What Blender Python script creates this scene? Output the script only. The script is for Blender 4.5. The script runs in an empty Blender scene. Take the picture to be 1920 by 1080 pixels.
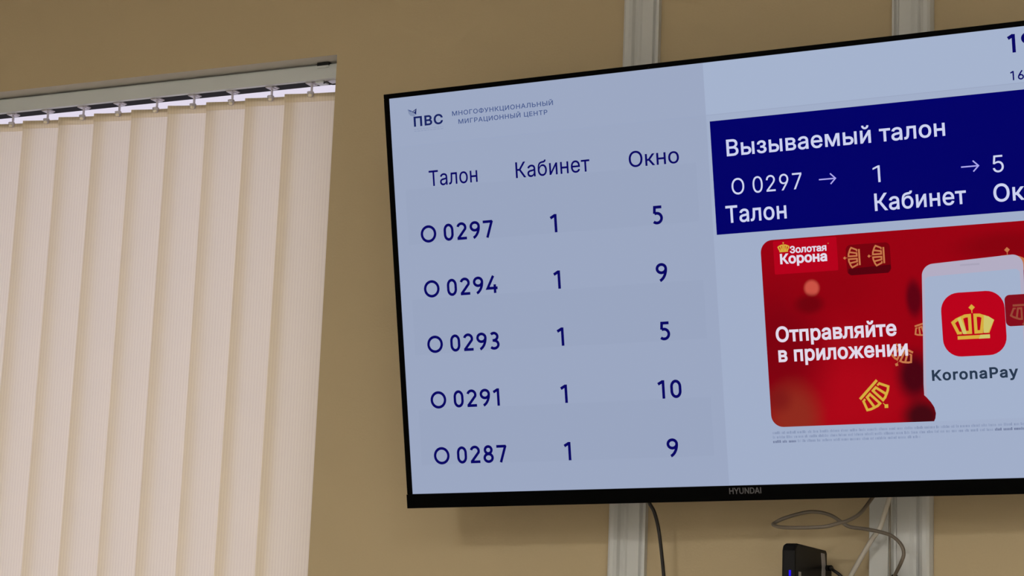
import bpy, bmesh, math, random
from mathutils import Matrix, Vector
from mathutils.geometry import delaunay_2d_cdt
random.seed(7)
SC = bpy.context.scene
COL = SC.collection

# ------------------------------------------------------------------ colour
def lin(r, g, b):
    f = lambda c: (c/255/12.92) if c/255 <= .04045 else ((c/255+.055)/1.055)**2.4
    return (f(r), f(g), f(b), 1.0)

# ------------------------------------------------------------------ camera
# metres: x to the right along the display wall, y into the wall, z up; the wall face is y = 3
right = Vector((.89880354, .4366235, .03888595))
down = Vector((-.04583469, .18183291, -.98226065))
fwd = Vector((-.43594883, .88107702, .18344456))
cam_d = bpy.data.cameras.new('camera')
cam_d.sensor_width = 36.0
cam_d.lens = 3839.507/1920*36.0
cam_d.clip_start = .05
cam = bpy.data.objects.new('camera', cam_d)
COL.objects.link(cam)
m3 = Matrix((right, -down, -fwd)).transposed()
cam.matrix_world = Matrix.Translation((0, 0, 1.5)) @ m3.to_4x4()
SC.camera = cam

# ------------------------------------------------------------------ world, lamps, exposure
W = bpy.data.worlds.new('overcast_sky')
SC.world = W
W.use_nodes = True
W.node_tree.nodes['Background'].inputs[0].default_value = lin(240, 230, 248)
W.node_tree.nodes['Background'].inputs[1].default_value = 1.0
LAMP_STRENGTH = 66.0
LAMP_COLOUR = (1.0, .985, .93, 1)
LAMP_SPOTS = [(x, y) for y in (-1.6, -4.0, -6.4) for x in (-1.5, 1.5)]
vs = SC.view_settings
vs.view_transform = 'Standard'
vs.look = 'None'
vs.exposure = 0.0
vs.gamma = 1.0
vs.use_curve_mapping = False

# ------------------------------------------------------------------ materials
def new_mat(name):
    m = bpy.data.materials.new(name)
    m.use_nodes = True
    nt = m.node_tree
    return m, nt, nt.nodes['Principled BSDF']

def plain(name, rgb, rough=.5, metal=0.0, spec=.5, bump=0.0, scale=200.0, vary=0.0):
    m, nt, b = new_mat(name)
    b.inputs['Base Color'].default_value = lin(*rgb)
    b.inputs['Roughness'].default_value = rough
    b.inputs['Metallic'].default_value = metal
    b.inputs['Specular IOR Level'].default_value = spec
    if bump or vary:
        tc = nt.nodes.new('ShaderNodeTexCoord')
        no = nt.nodes.new('ShaderNodeTexNoise')
        no.inputs['Scale'].default_value = scale
        no.inputs['Detail'].default_value = 4
        nt.links.new(tc.outputs['Object'], no.inputs['Vector'])
        if bump:
            bp = nt.nodes.new('ShaderNodeBump')
            bp.inputs['Strength'].default_value = bump
            bp.inputs['Distance'].default_value = .002
            nt.links.new(no.outputs['Fac'], bp.inputs['Height'])
            nt.links.new(bp.outputs['Normal'], b.inputs['Normal'])
        if vary:
            mx = nt.nodes.new('ShaderNodeMix')
            mx.data_type = 'RGBA'
            c = lin(*rgb)
            mx.inputs[6].default_value = tuple(v*(1-vary) for v in c[:3])+(1,)
            mx.inputs[7].default_value = tuple(v*(1+vary) for v in c[:3])+(1,)
            nt.links.new(no.outputs['Fac'], mx.inputs[0])
            nt.links.new(mx.outputs[2], b.inputs['Base Color'])
    return m

def glow(name, rgb, strength=1.0):
    m, nt, b = new_mat(name)
    b.inputs['Base Color'].default_value = (.0004, .0004, .0004, 1)
    b.inputs['Roughness'].default_value = .55
    b.inputs['Specular IOR Level'].default_value = .02
    b.inputs['Emission Color'].default_value = lin(*rgb)
    b.inputs['Emission Strength'].default_value = strength
    return m

def fabric(name, rgb, trans_rgb, fac):
    """woven blind cloth: part of the light is scattered back, part passes through"""
    m = bpy.data.materials.new(name)
    m.use_nodes = True
    nt = m.node_tree
    nt.nodes.clear()
    out = nt.nodes.new('ShaderNodeOutputMaterial')
    tc = nt.nodes.new('ShaderNodeTexCoord')
    mp = nt.nodes.new('ShaderNodeMapping')
    mp.inputs['Scale'].default_value = (1, 1, 0.0)
    wv = nt.nodes.new('ShaderNodeTexWave')            # ribs running down the cloth, about 5.5 mm apart
    wv.wave_type = 'BANDS'
    wv.bands_direction = 'X'
    wv.inputs['Scale'].default_value = 57.0
    wv.inputs['Distortion'].default_value = .6
    wv.inputs['Detail'].default_value = 1.0
    no = nt.nodes.new('ShaderNodeTexNoise')            # slubs in the weave
    mp2 = nt.nodes.new('ShaderNodeMapping')
    mp2.inputs['Scale'].default_value = (700, 700, 90)
    no.inputs['Scale'].default_value = 1.0
    nt.links.new(tc.outputs['Object'], mp.inputs['Vector'])
    nt.links.new(mp.outputs['Vector'], wv.inputs['Vector'])
    nt.links.new(tc.outputs['Object'], mp2.inputs['Vector'])
    nt.links.new(mp2.outputs['Vector'], no.inputs['Vector'])
    ad = nt.nodes.new('ShaderNodeMath')
    ad.operation = 'MULTIPLY_ADD'
    ad.inputs[1].default_value = .55
    nt.links.new(no.outputs['Fac'], ad.inputs[0])
    nt.links.new(wv.outputs['Fac'], ad.inputs[2])
    def ramp(c):
        mx = nt.nodes.new('ShaderNodeMix')
        mx.data_type = 'RGBA'
        c = lin(*c)
        mx.inputs[6].default_value = tuple(v*.93 for v in c[:3])+(1,)
        mx.inputs[7].default_value = tuple(min(1, v*1.035) for v in c[:3])+(1,)
        nt.links.new(ad.outputs[0], mx.inputs[0])
        return mx
    d = nt.nodes.new('ShaderNodeBsdfDiffuse')
    t = nt.nodes.new('ShaderNodeBsdfTranslucent')
    nt.links.new(ramp(rgb).outputs[2], d.inputs['Color'])
    nt.links.new(ramp(trans_rgb).outputs[2], t.inputs['Color'])
    mix = nt.nodes.new('ShaderNodeMixShader')
    mix.inputs[0].default_value = fac
    nt.links.new(d.outputs[0], mix.inputs[1])
    nt.links.new(t.outputs[0], mix.inputs[2])
    nt.links.new(mix.outputs[0], out.inputs['Surface'])
    return m

def pane_glass(name):
    m = bpy.data.materials.new(name)
    m.use_nodes = True
    nt = m.node_tree
    nt.nodes.clear()
    out = nt.nodes.new('ShaderNodeOutputMaterial')
    t = nt.nodes.new('ShaderNodeBsdfTransparent')
    t.inputs[0].default_value = (.97, .98, .98, 1)
    g = nt.nodes.new('ShaderNodeBsdfGlossy')
    g.inputs['Roughness'].default_value = .02
    mix = nt.nodes.new('ShaderNodeMixShader')
    mix.inputs[0].default_value = .05
    nt.links.new(t.outputs[0], mix.inputs[1])
    nt.links.new(g.outputs[0], mix.inputs[2])
    nt.links.new(mix.outputs[0], out.inputs['Surface'])
    return m

def picture_glow(name, base, blobs):
    """the printed red picture of the advert: soft out-of-focus patches that belong to the picture itself"""
    m, nt, b = new_mat(name)
    b.inputs['Base Color'].default_value = (.0004, .0004, .0004, 1)
    b.inputs['Roughness'].default_value = .55
    b.inputs['Specular IOR Level'].default_value = .02
    b.inputs['Emission Strength'].default_value = 1.0
    tc = nt.nodes.new('ShaderNodeTexCoord')
    prev = None
    for (u, v, ru, rv, col, k, soft) in blobs:
        mp = nt.nodes.new('ShaderNodeMapping')
        mp.inputs['Location'].default_value = (-u/ru, 0, v/rv)
        mp.inputs['Scale'].default_value = (1000/ru, 0, 1000/rv)
        nt.links.new(tc.outputs['Object'], mp.inputs['Vector'])
        ln = nt.nodes.new('ShaderNodeVectorMath')
        ln.operation = 'LENGTH'
        nt.links.new(mp.outputs['Vector'], ln.inputs[0])
        rg = nt.nodes.new('ShaderNodeMapRange')
        rg.interpolation_type = 'SMOOTHSTEP'
        rg.inputs['From Min'].default_value = 1-soft
        rg.inputs['From Max'].default_value = 1+soft
        rg.inputs['To Min'].default_value = k
        rg.inputs['To Max'].default_value = 0
        nt.links.new(ln.outputs['Value'], rg.inputs['Value'])
        mx = nt.nodes.new('ShaderNodeMix')
        mx.data_type = 'RGBA'
        nt.links.new(rg.outputs['Result'], mx.inputs[0])
        if prev is None:
            mx.inputs[6].default_value = lin(*base)
        else:
            nt.links.new(prev, mx.inputs[6])
        mx.inputs[7].default_value = lin(*col)
        prev = mx.outputs[2]
    nt.links.new(prev, b.inputs['Emission Color'])
    return m

M = {}
M['wall'] = plain('tan_wall_paint', (190, 171, 137), .75, spec=.2, bump=.12, scale=260, vary=.02)
M['pale_wall'] = plain('pale_wall_paint', (212, 208, 200), .75, spec=.2, bump=.1, scale=260)
M['reveal'] = plain('white_reveal_paint', (205, 200, 192), .7, spec=.2, bump=.08, scale=240)
M['ceiling'] = plain('white_ceiling_paint', (222, 220, 214), .9, bump=.1, scale=120)
M['floor'] = plain('grey_floor_tile', (158, 150, 140), .35, vary=.1, scale=6)
M['trim'] = plain('white_moulding_plastic', (204, 204, 201), .45, spec=.35, bump=.03, scale=60)
M['rail'] = plain('white_rail_enamel', (208, 212, 212), .4, spec=.35)
M['slot'] = plain('dark_rail_slot', (20, 18, 20), .7, spec=.1)
M['slat'] = fabric('beige_blind_cloth', (246, 229, 194), (255, 248, 240), .50)
M['hanger'] = fabric('clear_hanger_plastic', (150, 132, 108), (120, 98, 72), .4)
M['clear'] = plain('frosted_carrier_plastic', (232, 226, 234), .25)
M['clear'].node_tree.nodes['Principled BSDF'].inputs['Transmission Weight'].default_value = .35
M['cream'] = plain('cream_button_plastic', (250, 240, 216), .3)
M['frame'] = plain('white_window_plastic', (235, 232, 236), .35)
M['glass'] = pane_glass('window_glass')
M['bezel'] = plain('black_bezel_plastic', (1, 1, 1), .45, spec=.03)
M['back'] = plain('black_back_cover', (12, 12, 13), .6, bump=.1, scale=400)
M['logo'] = plain('grey_logo_print', (84, 82, 86), .5)
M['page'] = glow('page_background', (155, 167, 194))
M['head'] = glow('page_header_bright_backlight', (165, 179, 206))  # header tone, lightened for the right half's painted backlight
M['side'] = glow('page_bright_backlight', (161, 174, 201))  # page tone raised on the right half to paint in the screen's backlight falloff
M['band'] = glow('page_row_band', (153, 165, 192))
M['head_dim'] = glow('page_header_dim_backlight', (156, 168, 195))  # same header, darker on the left: backlight falloff put into the colour
M['notch'] = glow('advert_phone_notch', (168, 163, 184))
M['line'] = glow('page_rule', (153, 166, 195))
M['ink'] = glow('page_dark_blue_ink', (6, 5, 98))
M['ink_soft'] = glow('page_slate_ink', (70, 88, 138))
M['ink_logo'] = glow('page_navy_ink', (22, 34, 96))
M['ink_pale'] = glow('page_pale_ink', (143, 156, 186))
M['ink_fine'] = glow('page_fine_ink', (132, 145, 176))
M['ink_fine2'] = glow('page_fine_bold_ink', (108, 118, 150))
M['blue'] = glow('page_blue_box', (0, 0, 104))
M['white'] = glow('page_white_ink', (203, 208, 240))
M['arrow'] = glow('page_lilac_arrow', (170, 165, 240))
M['ad_white'] = glow('advert_white_ink', (226, 216, 232))
M['ad_red'] = glow('advert_bright_red', (186, 0, 26))
M['ad_logo'] = glow('advert_logo_red', (180, 0, 26))
M['ad_cube'] = glow('advert_cube_red', (118, 0, 12))
M['ad_cube2'] = glow('advert_cube_dark_red', (84, 0, 12))
M['ad_cube3'] = glow('advert_cube_side_red', (130, 10, 26))
M['gold'] = glow('advert_gold', (214, 172, 62))
M['gold_pale'] = glow('advert_pale_gold', (206, 196, 108))
M['gold_dim'] = glow('advert_dim_gold', (196, 118, 74))
M['gold_dark'] = glow('advert_brown_gold', (150, 72, 54))
M['phone'] = glow('advert_phone_body', (178, 172, 194))
M['phone_screen'] = glow('advert_phone_screen', (163, 177, 204))
M['slate'] = glow('advert_slate_ink', (40, 56, 78))
M['black'] = plain('black_box_plastic', (9, 8, 9), .45, spec=.15)
M['sticker'] = plain('white_sticker_paper', (170, 165, 165), .6)
M['led'] = glow('blue_status_led', (40, 20, 230), 1.2)
M['cable_black'] = plain('black_cable_rubber', (22, 17, 16), .5)
M['cable_grey'] = plain('grey_cable_vinyl', (112, 102, 90), .5)
M['cable_thin'] = plain('taupe_cable_vinyl', (128, 118, 104), .5)
M['cable_white'] = plain('white_cable_vinyl', (205, 198, 186), .45)
M['steel'] = plain('dark_bracket_steel', (40, 40, 42), .4, metal=.6)
M['lamp'] = glow('lamp_diffuser', (255, 255, 255), LAMP_STRENGTH)
M['lamp'].node_tree.nodes['Principled BSDF'].inputs['Emission Color'].default_value = LAMP_COLOUR

# ------------------------------------------------------------------ mesh helpers
class MB:
    """collects shapes and links them as one mesh object; every shape may carry its own material"""
    def __init__(s):
        s.v, s.f, s.m, s.mats = [], [], [], []
        s.smooth = set()
    def mi(s, mat):
        if mat not in s.mats:
            s.mats.append(mat)
        return s.mats.index(mat)
    def add(s, verts, faces, mat, smooth=False):
        k = len(s.v)
        i = s.mi(mat)
        s.v += [tuple(p) for p in verts]
        for f in faces:
            if smooth:
                s.smooth.add(len(s.f))
            s.f.append([j+k for j in f])
            s.m.append(i)
    def box(s, a, b, mat):
        (x0, y0, z0), (x1, y1, z1) = a, b
        vv = [(x0, y0, z0), (x1, y0, z0), (x1, y1, z0), (x0, y1, z0), (x0, y0, z1), (x1, y0, z1), (x1, y1, z1), (x0, y1, z1)]
        s.add(vv, [(0, 3, 2, 1), (4, 5, 6, 7), (0, 1, 5, 4), (1, 2, 6, 5), (2, 3, 7, 6), (3, 0, 4, 7)], mat)
    def prism_z(s, prof, z0, z1, mat):
        """profile of (x, y) points extruded along z"""
        n = len(prof)
        vv = [(x, y, z0) for x, y in prof]+[(x, y, z1) for x, y in prof]
        s.add(vv, [(i, (i+1) % n, n+(i+1) % n, n+i) for i in range(n)]+[tuple(range(n))[::-1], tuple(range(n, 2*n))], mat)
    def prism_x(s, prof, x0, x1, mat):
        n = len(prof)
        vv = [(x0, y, z) for y, z in prof]+[(x1, y, z) for y, z in prof]
        s.add(vv, [(i, (i+1) % n, n+(i+1) % n, n+i) for i in range(n)]+[tuple(range(n))[::-1], tuple(range(n, 2*n))], mat)
    def lathe(s, prof, c, mat, n=20, axis='z'):
        """profile of (radius, height) turned about an axis through c"""
        vv, ff = [], []
        for r, h in prof:
            for k in range(n):
                a = 2*math.pi*k/n
                p = (r*math.cos(a), r*math.sin(a), h)
                if axis == 'y':
                    p = (p[0], p[2], p[1])
                elif axis == 'x':
                    p = (p[2], p[0], p[1])
                vv.append((c[0]+p[0], c[1]+p[1], c[2]+p[2]))
        for i in range(len(prof)-1):
            for k in range(n):
                ff.append((i*n+k, i*n+(k+1) % n, (i+1)*n+(k+1) % n, (i+1)*n+k))
        ff.append(tuple(range(n))[::-1])
        ff.append(tuple(range((len(prof)-1)*n, len(prof)*n)))
        s.add(vv, ff, mat, True)
    def tube(s, pts, r, mat, n=12, sub=8):
        P = [Vector(p) for p in pts]
        Q = []
        for i in range(len(P)-1):
            p0, p1, p2, p3 = P[max(i-1, 0)], P[i], P[i+1], P[min(i+2, len(P)-1)]
            for k in range(sub):
                t = k/sub
                Q.append(.5*((2*p1)+(p2-p0)*t+(2*p0-5*p1+4*p2-p3)*t*t+(3*p1-p0-3*p2+p3)*t**3))
        Q.append(P[-1])
        T = [(Q[min(i+1, len(Q)-1)]-Q[max(i-1, 0)]).normalized() for i in range(len(Q))]
        nrm = T[0].orthogonal().normalized()
        vv, ff = [], []
        for i, q in enumerate(Q):
            nrm = (nrm-T[i]*nrm.dot(T[i])).normalized()
            bn = T[i].cross(nrm)
            for k in range(n):
                a = 2*math.pi*k/n
                vv.append(q+(nrm*math.cos(a)+bn*math.sin(a))*r)
        for i in range(len(Q)-1):
            for k in range(n):
                ff.append((i*n+k, i*n+(k+1) % n, (i+1)*n+(k+1) % n, (i+1)*n+k))
        ff.append(tuple(range(n))[::-1])
        ff.append(tuple(range((len(Q)-1)*n, len(Q)*n)))
        s.add(vv, ff, mat, True)
    def build(s, name, parent=None, bevel=0.0, fix=True):
        me = bpy.data.meshes.new(name)
        me.from_pydata(s.v, [], s.f)
        for m in s.mats:
            me.materials.append(M[m])
        for i, p in enumerate(me.polygons):
            p.material_index = s.m[i]
            p.use_smooth = i in s.smooth
        if fix:
            bm = bmesh.new()
            bm.from_mesh(me)
            bmesh.ops.recalc_face_normals(bm, faces=bm.faces)
            bm.to_mesh(me)
            bm.free()
        o = bpy.data.objects.new(name, me)
        COL.objects.link(o)
        if parent:
            o.parent = parent
        if bevel:
            b = o.modifiers.new('soft_edges', 'BEVEL')
            b.width = bevel
            b.segments = 2
            b.limit_method = 'ANGLE'
        return o

def thing(name, label, cat, loc=(0, 0, 0), group=None):
    o = bpy.data.objects.new(name, None)
    o.empty_display_size = .05
    COL.objects.link(o)
    o.location = loc
    return tag(o, label, cat, group)

def tag(o, label, cat, group=None):
    o['label'] = label
    o['category'] = cat
    if group:
        o['group'] = group
    return o

def struct(o, label=None, cat=None):
    o['kind'] = 'structure'
    if label:
        o['label'] = label
    if cat:
        o['category'] = cat
    return o

# ------------------------------------------------------------------ the room
XL, XR, YF, YB, H = -3.6, 3.6, -8.0, 3.0, 3.0
OX0, OX1, OZ0, OZ1 = -3.35, -1.8495, .95, 2.5645        # window opening
OZ2, LD = 2.66, .078                                   # the niche behind the lintel is taller
D = .24                                                # its depth
b = MB()
b.box((XL-.1, YF-.1, -.1), (XR+.1, YB+D, 0), 'floor')
struct(b.build('floor'), 'grey tiled floor of the hall', 'floor')
b = MB()
b.box((XL-.1, YF-.1, H), (XR+.1, YB+D, H+.1), 'ceiling')
struct(b.build('ceiling'), 'white ceiling above the hall', 'ceiling')
b = MB()
def quad(p, q, r, s_, mat): b.add([p, q, r, s_], [(0, 1, 2, 3)], mat)
xs = [XL, OX0, OX1, XR]
for y, zs in ((YB, [0, OZ0, OZ1, H]), (YB+D, [0, OZ0, OZ2, H])):
    for i in range(3):
        for k in range(3):
            if i == 1 and k == 1:
                continue
            quad((xs[i], y, zs[k]), (xs[i+1], y, zs[k]), (xs[i+1], y, zs[k+1]), (xs[i], y, zs[k+1]), 'wall')
e = YB+D
for x in (OX0, OX1):
    b.add([(x, YB, OZ0), (x, e, OZ0), (x, e, OZ2), (x, YB+LD, OZ2), (x, YB+LD, OZ1), (x, YB, OZ1)], [tuple(range(6))], 'reveal')
quad((OX0, YB, OZ1), (OX0, YB+LD, OZ1), (OX1, YB+LD, OZ1), (OX1, YB, OZ1), 'reveal')
quad((OX0, YB+LD, OZ1), (OX0, YB+LD, OZ2), (OX1, YB+LD, OZ2), (OX1, YB+LD, OZ1), 'reveal')
quad((OX0, YB+LD, OZ2), (OX0, e, OZ2), (OX1, e, OZ2), (OX1, YB+LD, OZ2), 'reveal')
quad((OX0, YB, OZ0), (OX1, YB, OZ0), (OX1, e, OZ0), (OX0, e, OZ0), 'reveal')
quad((XL, YB, 0), (XL, e, 0), (XL, e, H), (XL, YB, H), 'wall')
quad((XR, YB, 0), (XR, e, 0), (XR, e, H), (XR, YB, H), 'wall')
quad((XL, YB, 0), (XR, YB, 0), (XR, e, 0), (XL, e, 0), 'wall')
quad((XL, YB, H), (XR, YB, H), (XR, e, H), (XL, e, H), 'wall')
o = b.build('wall_back', fix=False)
bm = bmesh.new(); bm.from_mesh(o.data)
bmesh.ops.remove_doubles(bm, verts=bm.verts, dist=1e-5)
bmesh.ops.recalc_face_normals(bm, faces=bm.faces)
bm.to_mesh(o.data); bm.free()
struct(o, 'tan painted wall carrying the display and the window', 'wall')
for nm, a, c in (('wall_left', (XL-.1, YF, 0), (XL, YB, H)), ('wall_right', (XR, YF, 0), (XR+.1, YB, H)), ('wall_front', (XL, YF-.1, 0), (XR, YF, H))):
    b = MB()
    b.box(a, c, 'pale_wall')
    struct(b.build(nm), nm.replace('_', ' ')+' of the hall in pale paint', 'wall')

# mouldings standing on the wall (x across, depth off the wall)
PROF = [(0, 0), (0, .006), (.003, .014), (.007, .017), (.013, .017), (.018, .014), (.021, .008), (.025, .005), (.029, .006),
        (.034, .009), (.053, .0095), (.0555, .005), (.0585, .005), (.0605, .012), (.064, .011), (.064, 0)]
def moulding(name, x0, mirror, label):
    b = MB()
    pr = [((x0+.064-x) if mirror else (x0+x), YB-d) for x, d in PROF]
    b.prism_z(pr, 0, H, 'trim')
    return struct(b.build(name), label, 'trim')
moulding('trim_1', -1.2935, False, 'white vertical moulding behind the left half of the display')
moulding('trim_2', -.8385, True, 'white vertical moulding behind the right half of the display')

# ------------------------------------------------------------------ window and its blind
win = thing('window_1', 'white framed window behind the vertical blind', 'window', (OX0, YB+.17, OZ0))
struct(win)
w0 = win.location
def rel(p, o): return tuple(a-c for a, c in zip(p, o))
b = MB()
y0, y1 = YB+.17, YB+.235
for (xa, xb, za, zb) in ((OX0, OX1, OZ0, OZ0+.05), (OX0, OX1, OZ2-.045, OZ2), (OX0, OX0+.05, OZ0+.05, OZ2-.045), (OX1-.05, OX1, OZ0+.05, OZ2-.045)):
    b.box(rel((xa, y0, za), w0), rel((xb, y1, zb), w0), 'frame')
b.build('window_frame', win)
b = MB()
b.box(rel((OX0+.05, y0+.03, OZ0+.05), w0), rel((OX1-.05, y0+.034, OZ2-.045), w0), 'glass')
b.build('window_pane', win)

HY, HZ0, HZ1 = YB+.033, 2.5335, 2.5615                  # front, underside and top of the rail
blind = thing('vertical_blind', 'beige vertical blind of hanging cloth slats in the window recess', 'blind', (-2.6, HY+.02, HZ1))
bl = blind.location
RX0, RX1 = OX0+.008, OX1-.006
b = MB()
prof = [(HY, HZ0), (HY, HZ1-.003), (HY+.003, HZ1), (HY+.043, HZ1), (HY+.043, HZ0+.002), (HY+.0415, HZ0+.002), (HY+.0415, HZ0+.012), (HY+.010, HZ0+.012), (HY+.010, HZ0)]
b.prism_x([(y-bl[1], z-bl[2]) for y, z in prof], RX0-bl[0], RX1-bl[0], 'rail')
rail = b.build('head_rail', blind)
b = MB()
b.box(rel((RX0+.001, HY+.0102, HZ0+.001), bl), rel((RX1-.001, HY+.0413, HZ0+.0118), bl), 'slot')
b.build('rail_channel', rail)['label'] = 'dark channel along the underside of the rail'
# clip that holds the rail under the soffit
b = MB()
b.box(rel((-1.909, HY-.004, HZ1-.004), bl), rel((-1.885, HY+.03, HZ1+.002), bl), 'steel')
b.box(rel((-1.909, HY-.004, HZ1-.008), bl), rel((-1.885, HY-.0005, HZ1-.004), bl), 'rail')
b.build('mounting_clip', blind, .0006)['label'] = 'dark clip holding the rail to the soffit'
# cord pulley at the right end of the rail
b = MB()
b.box(rel((-1.919, HY+.0105, HZ0-.003), bl), rel((-1.902, HY+.029, HZ0+.009), bl), 'rail')
b.box(rel((-1.899, HY+.010, HZ0-.001), bl), rel((-1.876, HY+.029, HZ0+.006), bl), 'clear')
b.tube([rel(p, bl) for p in ((-1.903, HY+.013, HZ0-.004), (-1.896, HY+.013, HZ0-.002), (-1.888, HY+.018, HZ0-.006), (-1.88, HY+.024, HZ0-.004))], .0012, 'steel', 8)
b.build('cord_pulley', blind)

PITCH, SW = .0856, .1030
SLAT_TOP, SLAT_BOT = 2.5150, 1.02
N = 17
NX = 12
for i in range(N):
    cx = -1.9317-PITCH*i+random.uniform(-.0008, .0008)
    cy = HY+.020
    ang = math.radians(10.8+random.uniform(-1.6, 1.6))
    # carrier: clip in the channel, stem and hook
    b = MB()
    b.box((-.0075, -.0115, -.002), (.006, .0095, .006), 'clear')
    b.box((.005, -.008, -.001), (.0115, .007, .005), 'clear')
    b.box((-.0016, -.002, -.0150), (.0016, .002, 0), 'clear')
    car = b.build('carrier', blind, .0007)
    car.location = (cx-bl[0], cy-bl[1], HZ0-bl[2]-.0005)
    b = MB()
    b.lathe([(.0025, 0), (.0054, -.0004), (.0058, -.0012), (.0058, -.0022), (.0052, -.0030), (.0050, -.0065), (.0044, -.0092), (.0024, -.0098)], (0, -.0035, -.0150), 'clear', 18)
    b.lathe([(.0014, -.0056), (.0030, -.0062), (.0034, -.0080), (.0028, -.0102), (.0012, -.0106)], (.0012, -.0072, -.0146), 'cream', 14)
    hk = b.build('hook', car)
    hk.scale = (1.15, 1.0, 1.04)
    hk['label'] = 'round clear hook with a cream button'
    # cloth slat, a faintly curled sheet turned about its hanger
    bow = random.uniform(-.0012, .0012)
    z0, z1 = SLAT_BOT-SLAT_TOP, 0.0
    lean = random.uniform(-.0035, .0035)
    twist = math.radians(random.uniform(-2.0, 2.0))
    vv, ff = [], []
    NZ = 12
    for k in range(NZ+1):
        t = k/NZ
        z = z1+(z0-z1)*t
        ca, sa = math.cos(twist*t), math.sin(twist*t)
        for j in range(NX+1):
            s_ = -1+2*j/NX
            x = s_*SW/2
            y = .0022*(1-s_*s_)*(1-.4*t)+bow*s_*s_*s_
            vv.append((x*ca-y*sa+lean*t, x*sa+y*ca, z))
    for k in range(NZ):
        for j in range(NX):
            a0 = k*(NX+1)+j
            ff.append((a0, a0+1, a0+NX+2, a0+NX+1))
    b = MB()
    b.add(vv, ff, 'slat', True)
    sl = b.build('slat', blind, fix=False)
    sl.location = (cx-bl[0], cy-bl[1], SLAT_TOP-bl[2])
    sl.rotation_euler = (0, 0, ang)
    # turned-over hem at the top with the plastic hanger in it
    vv, ff = [], []
    for (dz, dy) in ((0, 0), (.0004, -.0016), (-.001, -.0026), (-.0075, -.0026), (-.0145, -.0012), (-.0152, -.0006)):
        for j in range(NX+1):
            s_ = -1+2*j/NX
            vv.append((s_*SW/2, .0022*(1-s_*s_)+bow*s_**3+dy, dz))
    for k in range(5):
        for j in range(NX):
            a0 = k*(NX+1)+j
            ff.append((a0, a0+1, a0+NX+2, a0+NX+1))
    b = MB()
    b.add(vv, ff, 'slat', True)
    b.build('hem', sl, fix=False)
    vv, ff = [], []
    for dz in (-.0008, -.0066):
        for j in range(NX+1):
            s_ = -1+2*j/NX
            vv.append((s_*(SW/2-.002), .0022*(1-s_*s_)+bow*s_**3-.0012, dz))
    for j in range(NX):
        ff.append((j, j+1, j+NX+2, j+NX+1))
    b = MB()
    b.add(vv, ff, 'hanger', True)
    b.build('hanger_bar', sl, fix=False)

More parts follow.
